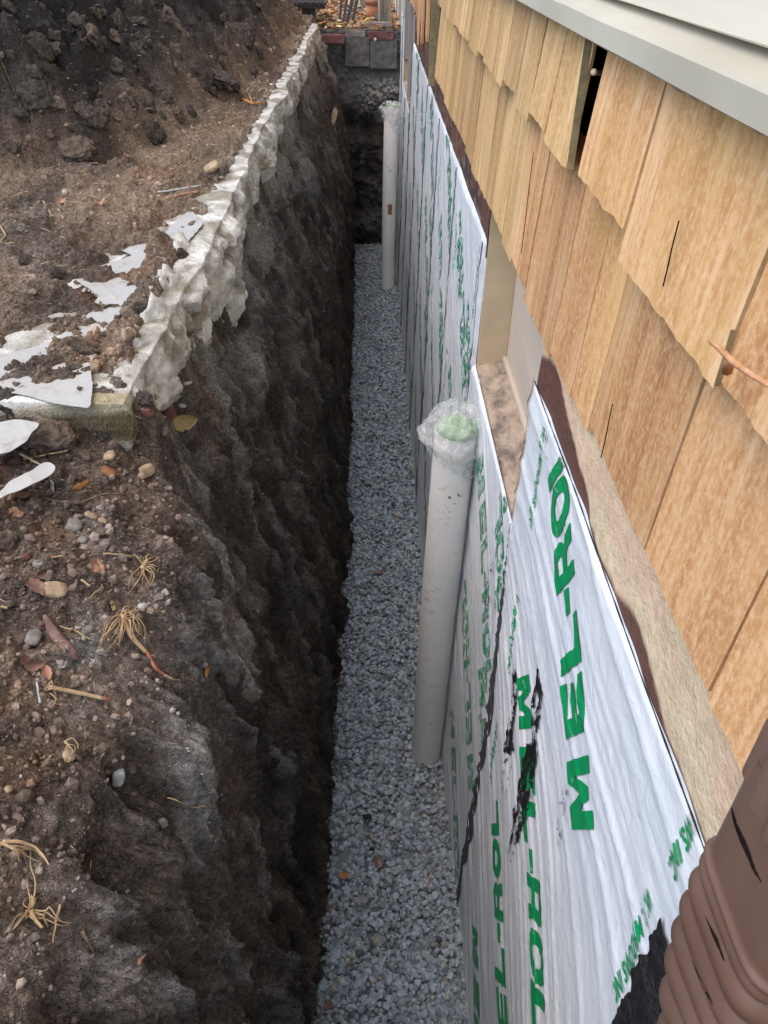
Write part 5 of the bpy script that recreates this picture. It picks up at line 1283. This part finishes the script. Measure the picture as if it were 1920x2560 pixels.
# leaves and dry grass behind the kerb
r = np.random.default_rng(5); n = 1500
P = np.stack([r.uniform(-1.1, .34, n), r.uniform(10.60, 15.5, n)**1.0, np.full(n, -1.015)], -1); P[:, 2] += r.uniform(0, .07, n)
base_q = np.array([(-1, 0, 0), (-.3, .5, .12), (.5, .35, .05), (1, 0, .25), (.4, -.4, .1), (-.4, -.45, .15)])
Rr = randrot(n, r); t_ = r.uniform(.3, 1, (n, 1)); Q = base_q[None]*r.uniform(.03, .065, (n, 1, 1)); Q = np.einsum('nij,nkj->nki', Rr, Q); Q[..., 2] *= .45; Q = Q+P[:, None]
cl = np.array([[.50, .22, .09], [.36, .14, .06], [.60, .46, .30], [.46, .32, .18], [.62, .38, .20]])[r.integers(0, 5, n)]
fq = (np.array([[0, 1, 2], [0, 2, 3], [0, 3, 4], [0, 4, 5]])[None]+np.arange(n)[:, None, None]*6).reshape(-1, 3)
M_lv = vmat('fallen_leaf', .85, .2, 40, .2, (40, .2, .002), (90, .1, .001))
tag(link('fallen_leaves', npmesh('fallen_leaves', Q.reshape(-1, 3), fq, np.repeat(cl[:, None], 6, 1).reshape(-1, 3), False), M_lv), 'orange and tan fallen leaves behind the bricks at the far end', 'fallen leaves', kind='stuff')
paths = []
for k in range(420):
    x_, y_ = random.uniform(-.6, .30), random.uniform(10.72, 12.2); a = random.uniform(0, 6.28); L_ = random.uniform(.05, .16)
    q = np.array([x_, y_, -1.012]); paths.append((np.array([q, q+[math.cos(a)*L_*.5, math.sin(a)*L_*.5, .04*random.random()+.01], q+[math.cos(a)*L_, math.sin(a)*L_, .015]]), [.003, .003, .002]))
tag(link('dry_grass', tubes_me('dry_grass', paths, 4), matc('dry_grass', (.50, .38, .22), (.68, .56, .38), 30)), 'pale dry grass lying behind the far bricks', 'dry grass', kind='stuff')
# black metal stand
M_bmet = simple('dark_grey_metal', (.028, .030, .034), (.05, .052, .058), 20, .5, .5, .1, .001)
e = empty('metal_stand', tuple(ony(868, 66, 10.9))); tag(e, 'dark metal stand legs rising behind the far bricks', 'metal stand'); oo = np.array(e.location)
for (xa, ya, xb_, yb_, w_) in ((848, 57, 861, -60, .030), (858, 58, 877, -60, .028), (866, 68, 893, -60, .042), (879, 66, 905, -60, .036)):
    A = ony(xa, ya, 10.9); B = ony(xb_, yb_, 11.05); t = _n(B-A); s = _n(np.cross(t, [0, 1, 0])); f_ = np.cross(s, t); Vs = [q+s*w_/2*i+f_*.02*j for q in (A, B) for (i, j) in ((-1, -1), (1, -1), (1, 1), (-1, 1))]
    link('leg', pymesh('leg', np.array(Vs)-oo, [(0, 1, 2, 3), (7, 6, 5, 4), (0, 4, 5, 1), (1, 5, 6, 2), (2, 6, 7, 3), (3, 7, 4, 0)], False), M_bmet, e)
A = ony(872, -8, 10.97); B = ony(893, -8, 10.97); Vs = [q+np.array([0, .012*j, .02*i]) for q in (A, B) for (i, j) in ((-1, -1), (1, -1), (1, 1), (-1, 1))]
link('crossbar', pymesh('crossbar', np.array(Vs)-oo, [(0, 1, 2, 3), (7, 6, 5, 4), (0, 4, 5, 1), (1, 5, 6, 2), (2, 6, 7, 3), (3, 7, 4, 0)], False), M_bmet, e)
M_yel = simple('dull_yellow_plastic', (.42, .34, .06), (.56, .48, .12), 12, .5, .4, .2, .002)
fbox(840, 862, 58, 65, 10.80, .05, M_yel, 'level', 'short yellow bar end lying at the foot of the dark metal stand', 'yellow bar', .004)
fbox(793, 839, 57, 62, 10.84, .03, M_yel, 'level', 'thin long yellow bar left of the short one behind the bricks', 'yellow bar', .003)
me = tubes_me('hose', [([ony(905, 58, 10.9), ony(911, 53, 10.9), ony(918, 48, 10.92), ony(928, 45, 10.95)], .012)], 8)
tag(link('hose', me, simple('orange_yellow_hose', (.62, .40, .08), (.72, .50, .14), 20, .5, .4, 0)), 'short yellow hose end curving up behind the rear brick', 'hose')
# terracotta pot
M_terra = simple('terracotta', (.50, .21, .12), (.62, .30, .18), 10, .9, .2, .2, .003)
def lathe(prof, K=32):
    V_ = [(r_*math.cos(2*math.pi*k/K), r_*math.sin(2*math.pi*k/K), z) for r_, z in prof for k in range(K)]
    return V_, [(i*K+k, i*K+(k+1) % K, (i+1)*K+(k+1) % K, (i+1)*K+k) for i in range(len(prof)-1) for k in range(K)]
def pot(loc, s, label):
    e = empty('flower_pot', loc); tag(e, label, 'flower pot'); V_, F_ = lathe([(0, .002), (.07*s, 0), (.095*s, .17*s), (.085*s, .17*s), (.06*s, .02)]); link('pot_body', pymesh('pot_body', V_, F_), M_terra, e)
    V_, F_ = lathe([(.098*s, .165*s), (.112*s, .168*s), (.118*s, .225*s), (.104*s, .225*s), (.098*s, .165*s)]); link('rim', pymesh('rim', V_, F_), M_terra, e)
a = ony(932, 42, 11.6); pot((a[0]+.01, 11.6, -1.02), 1.15, 'orange terracotta pot standing in the leaves left of the white pole')
a = ony(936, 20, 12.3); pot((a[0]+.02, 12.3, -1.02), 1.5, 'larger terracotta pot behind the first one')
# white pole, cloth, block, boards
a = ony(947.5, 59, 10.95)
me = tubes_me('pole', [([a, a+np.array([0, 0, .5]), a+np.array([.0, 0, 1.6])], .013)], 14); tag(link('pole', me, simple('white_pole', (.70, .72, .74), (.78, .79, .80), 8, .35, .5, 0)), 'thin white pole standing beside the weathered boards', 'pole')
fbox(938, 944.5, 34, 56, 11.1, .06, simple('mossy_block', (.20, .22, .13), (.34, .35, .24), 12), 'block', 'small greenish block left of the foot of the white pole', 'block')
V_, F_ = [], []
a0 = ony(906, 29, 11.15)
for i in range(14):
    for k in range(24):
        an = 2*math.pi*k/24; R_ = (.008+.034*min(1, i/5))*(1+.35*math.cos(an*5+i*.1)); V_.append((R_*math.cos(an), R_*.6*math.sin(an), i*.04))
F_ = [(i*24+k, i*24+(k+1) % 24, (i+1)*24+(k+1) % 24, (i+1)*24+k) for i in range(13) for k in range(24)]
o = link('cloth', pymesh('cloth', V_, F_), simple('grey_white_cloth', (.42, .41, .39), (.70, .69, .66), 20, .9, .1, .3, .004, (1, 1, .2))); o.location = a0; tag(o, 'hanging crumpled white cloth between the metal stand and the pots', 'cloth')
e = empty('board_fence', tuple(ony(963, 57, 11.0))); tag(e, 'weathered upright boards between the white pole and the house corner', 'board fence'); oo = Vector(e.location)
M_wb = simple('weathered_board', (.24, .19, .14), (.46, .40, .32), 14, .9, .1, .4, .004, (1, 1, .12))
for (xa, xb_) in ((951, 956.5), (957, 965.5), (966, 970), (971, 977.5)):
    A = ony(xa, 57, 11.0); B = ony(xb_, 57, 11.0); me = box_me('board', (A[0], 10.99+random.uniform(0, .02), A[2]-.02), (B[0], 11.03, .6), .003, .001); me.transform(Matrix.Translation(-oo)); link('board', me, M_wb, e)
# dark bench/step with ribbed top at the upper left
M_gwood = simple('slate_grey_board', (.060, .062, .070), (.095, .098, .105), 8, .8, .2, .2, .002, (1, 1, .3))
M_ribd = simple('dark_ribbed_mat', (.060, .045, .045), (.11, .09, .088), 20, .85, .15, .2, .002)
e = empty('step_platform', tuple(ony(760, 52, 10.9))); tag(e, 'dark platform with slate boards and a ribbed top beyond the soil heap', 'platform'); oo = Vector(e.location)
def pbox(name, x0_, x1_, ya, yb, Y0, dp, mt):
    A = ony(x0_, ya, Y0); B = ony(x1_, yb, Y0); me = box_me(name, (A[0], Y0, B[2]), (B[0], Y0+dp, A[2]), .003); me.transform(Matrix.Translation(-oo)); return link(name, me, mt, e)
for (xa, xb_) in ((640, 700), (701, 751), (753, 789.5)): pbox('board', xa, xb_, 11, 56, 10.9, .04, M_gwood)
for j in range(24):
    A = ony(640+j*7.2, 8, 10.86); me = box_me('rib', (A[0], 10.80, A[2]-.02), (A[0]+.018, 11.8, A[2]+.008), .002); me.transform(Matrix.Translation(-oo)); link('rib', me, M_ribd, e)
A = ony(640, 10, 10.86); B = ony(812, 10, 10.86); me = box_me('top_mat', (A[0], 10.82, A[2]-.035), (B[0], 11.8, A[2]-.005), .003); me.transform(Matrix.Translation(-oo)); link('top_mat', me, M_ribd, e)
A = ony(790, 38, 10.9); B = ony(826, -6, 11.3)
Vs = [A, A+np.array([0, 0, .05]), B+np.array([0, 0, .05]), B]; Vs = [v_+np.array([0, dy_, 0]) for dy_ in (0, .04) for v_ in Vs]
link('stringer', pymesh('stringer', np.array(Vs)-np.array(oo), [(0, 1, 2, 3), (7, 6, 5, 4), (0, 4, 5, 1), (1, 5, 6, 2), (2, 6, 7, 3), (3, 7, 4, 0)], False), M_greentrim, e)

# ---- odd pieces lying on the gravel
def gpt(px, py, dz=.02):
    h_ = 3.3
    for _ in range(5): p = onz(px, py, -h_+dz); h_ = float(floor_h(p[1]))
    return Vector(onz(px, py, -h_+dz))
def on_gravel(px, py, name, label, cat, kind_, mt, size, yaw=0.):
    p = gpt(px, py)
    if kind_ == 'stone': me = npmesh(name, IV2*np.array(size)*(1+.15*noise(IV2[:, 0]*2, IV2[:, 1]*2, IV2[:, 2]*2+px, 700))[:, None], IF2, smooth=False)
    elif kind_ == 'leaf':
        U, Q_ = np.meshgrid(np.linspace(0, 1, 9), np.linspace(-1, 1, 5), indexing='ij'); hw = np.sin(np.pi*U**.8)**.7
        Vq = np.stack([(U-.5)*size[0], Q_*hw*size[1], size[2]*Q_**2+.006*noise(U*3, Q_, px, 701)], -1).reshape(-1, 3); f = gridfaces(9, 5); me = npmesh(name, np.concatenate([Vq, Vq-[0, 0, .001]]), np.concatenate([f, f[:, ::-1]+45]))
    else: me = tubes_me(name, [([(-size[0]/2, 0, 0), (0, .004, .003), (size[0]/2, 0, 0)], [size[1], size[1]*1.2, size[1]*.6])], 6)
    o = link(name, me, mt); o.location = p; o.rotation_euler = (0, 0, yaw); return tag(o, label, cat)
on_gravel(860, 2190, 'dead_leaf', 'orange leaf on the near gravel close to the soil wall', 'leaf', 'leaf', M_leaf_o, (.04, .018, .01), 1.2)
on_gravel(946, 2158, 'dead_leaf', 'dark brown leaf on the gravel in mid trench', 'leaf', 'leaf', M_leaf_b, (.06, .02, .012), 2.2)
on_gravel(919, 2044, 'stone', 'black stone on the gravel, larger of the pair', 'stone', 'stone', M_st_black, (.020, .018, .014))
on_gravel(930, 2124, 'stone', 'small black stone on the gravel nearer the camera', 'stone', 'stone', M_st_black, (.012, .010, .009))
on_gravel(808, 2375, 'stone', 'dark stone at the gravel edge near the bottom', 'stone', 'stone', M_st_black, (.014, .012, .010))
on_gravel(950, 1432, 'dead_leaf', 'small rusty leaf on the gravel left of the near pipe', 'leaf', 'leaf', M_leaf_b, (.05, .02, .01), .5)
on_gravel(1072, 2200, 'stick', 'pale broken stick on the gravel beside the membrane', 'stick', 'stick', M_straw, (.10, .004), 1.1)
on_gravel(832, 2275, 'dead_leaf', 'tiny orange leaf on the gravel near the soil wall', 'leaf', 'leaf', M_leaf_o, (.02, .010, .006), .7)
on_gravel(820, 2515, 'dead_leaf', 'dark leaf on the gravel at the bottom of the photo', 'leaf', 'leaf', M_leaf_b, (.035, .016, .008), .3)
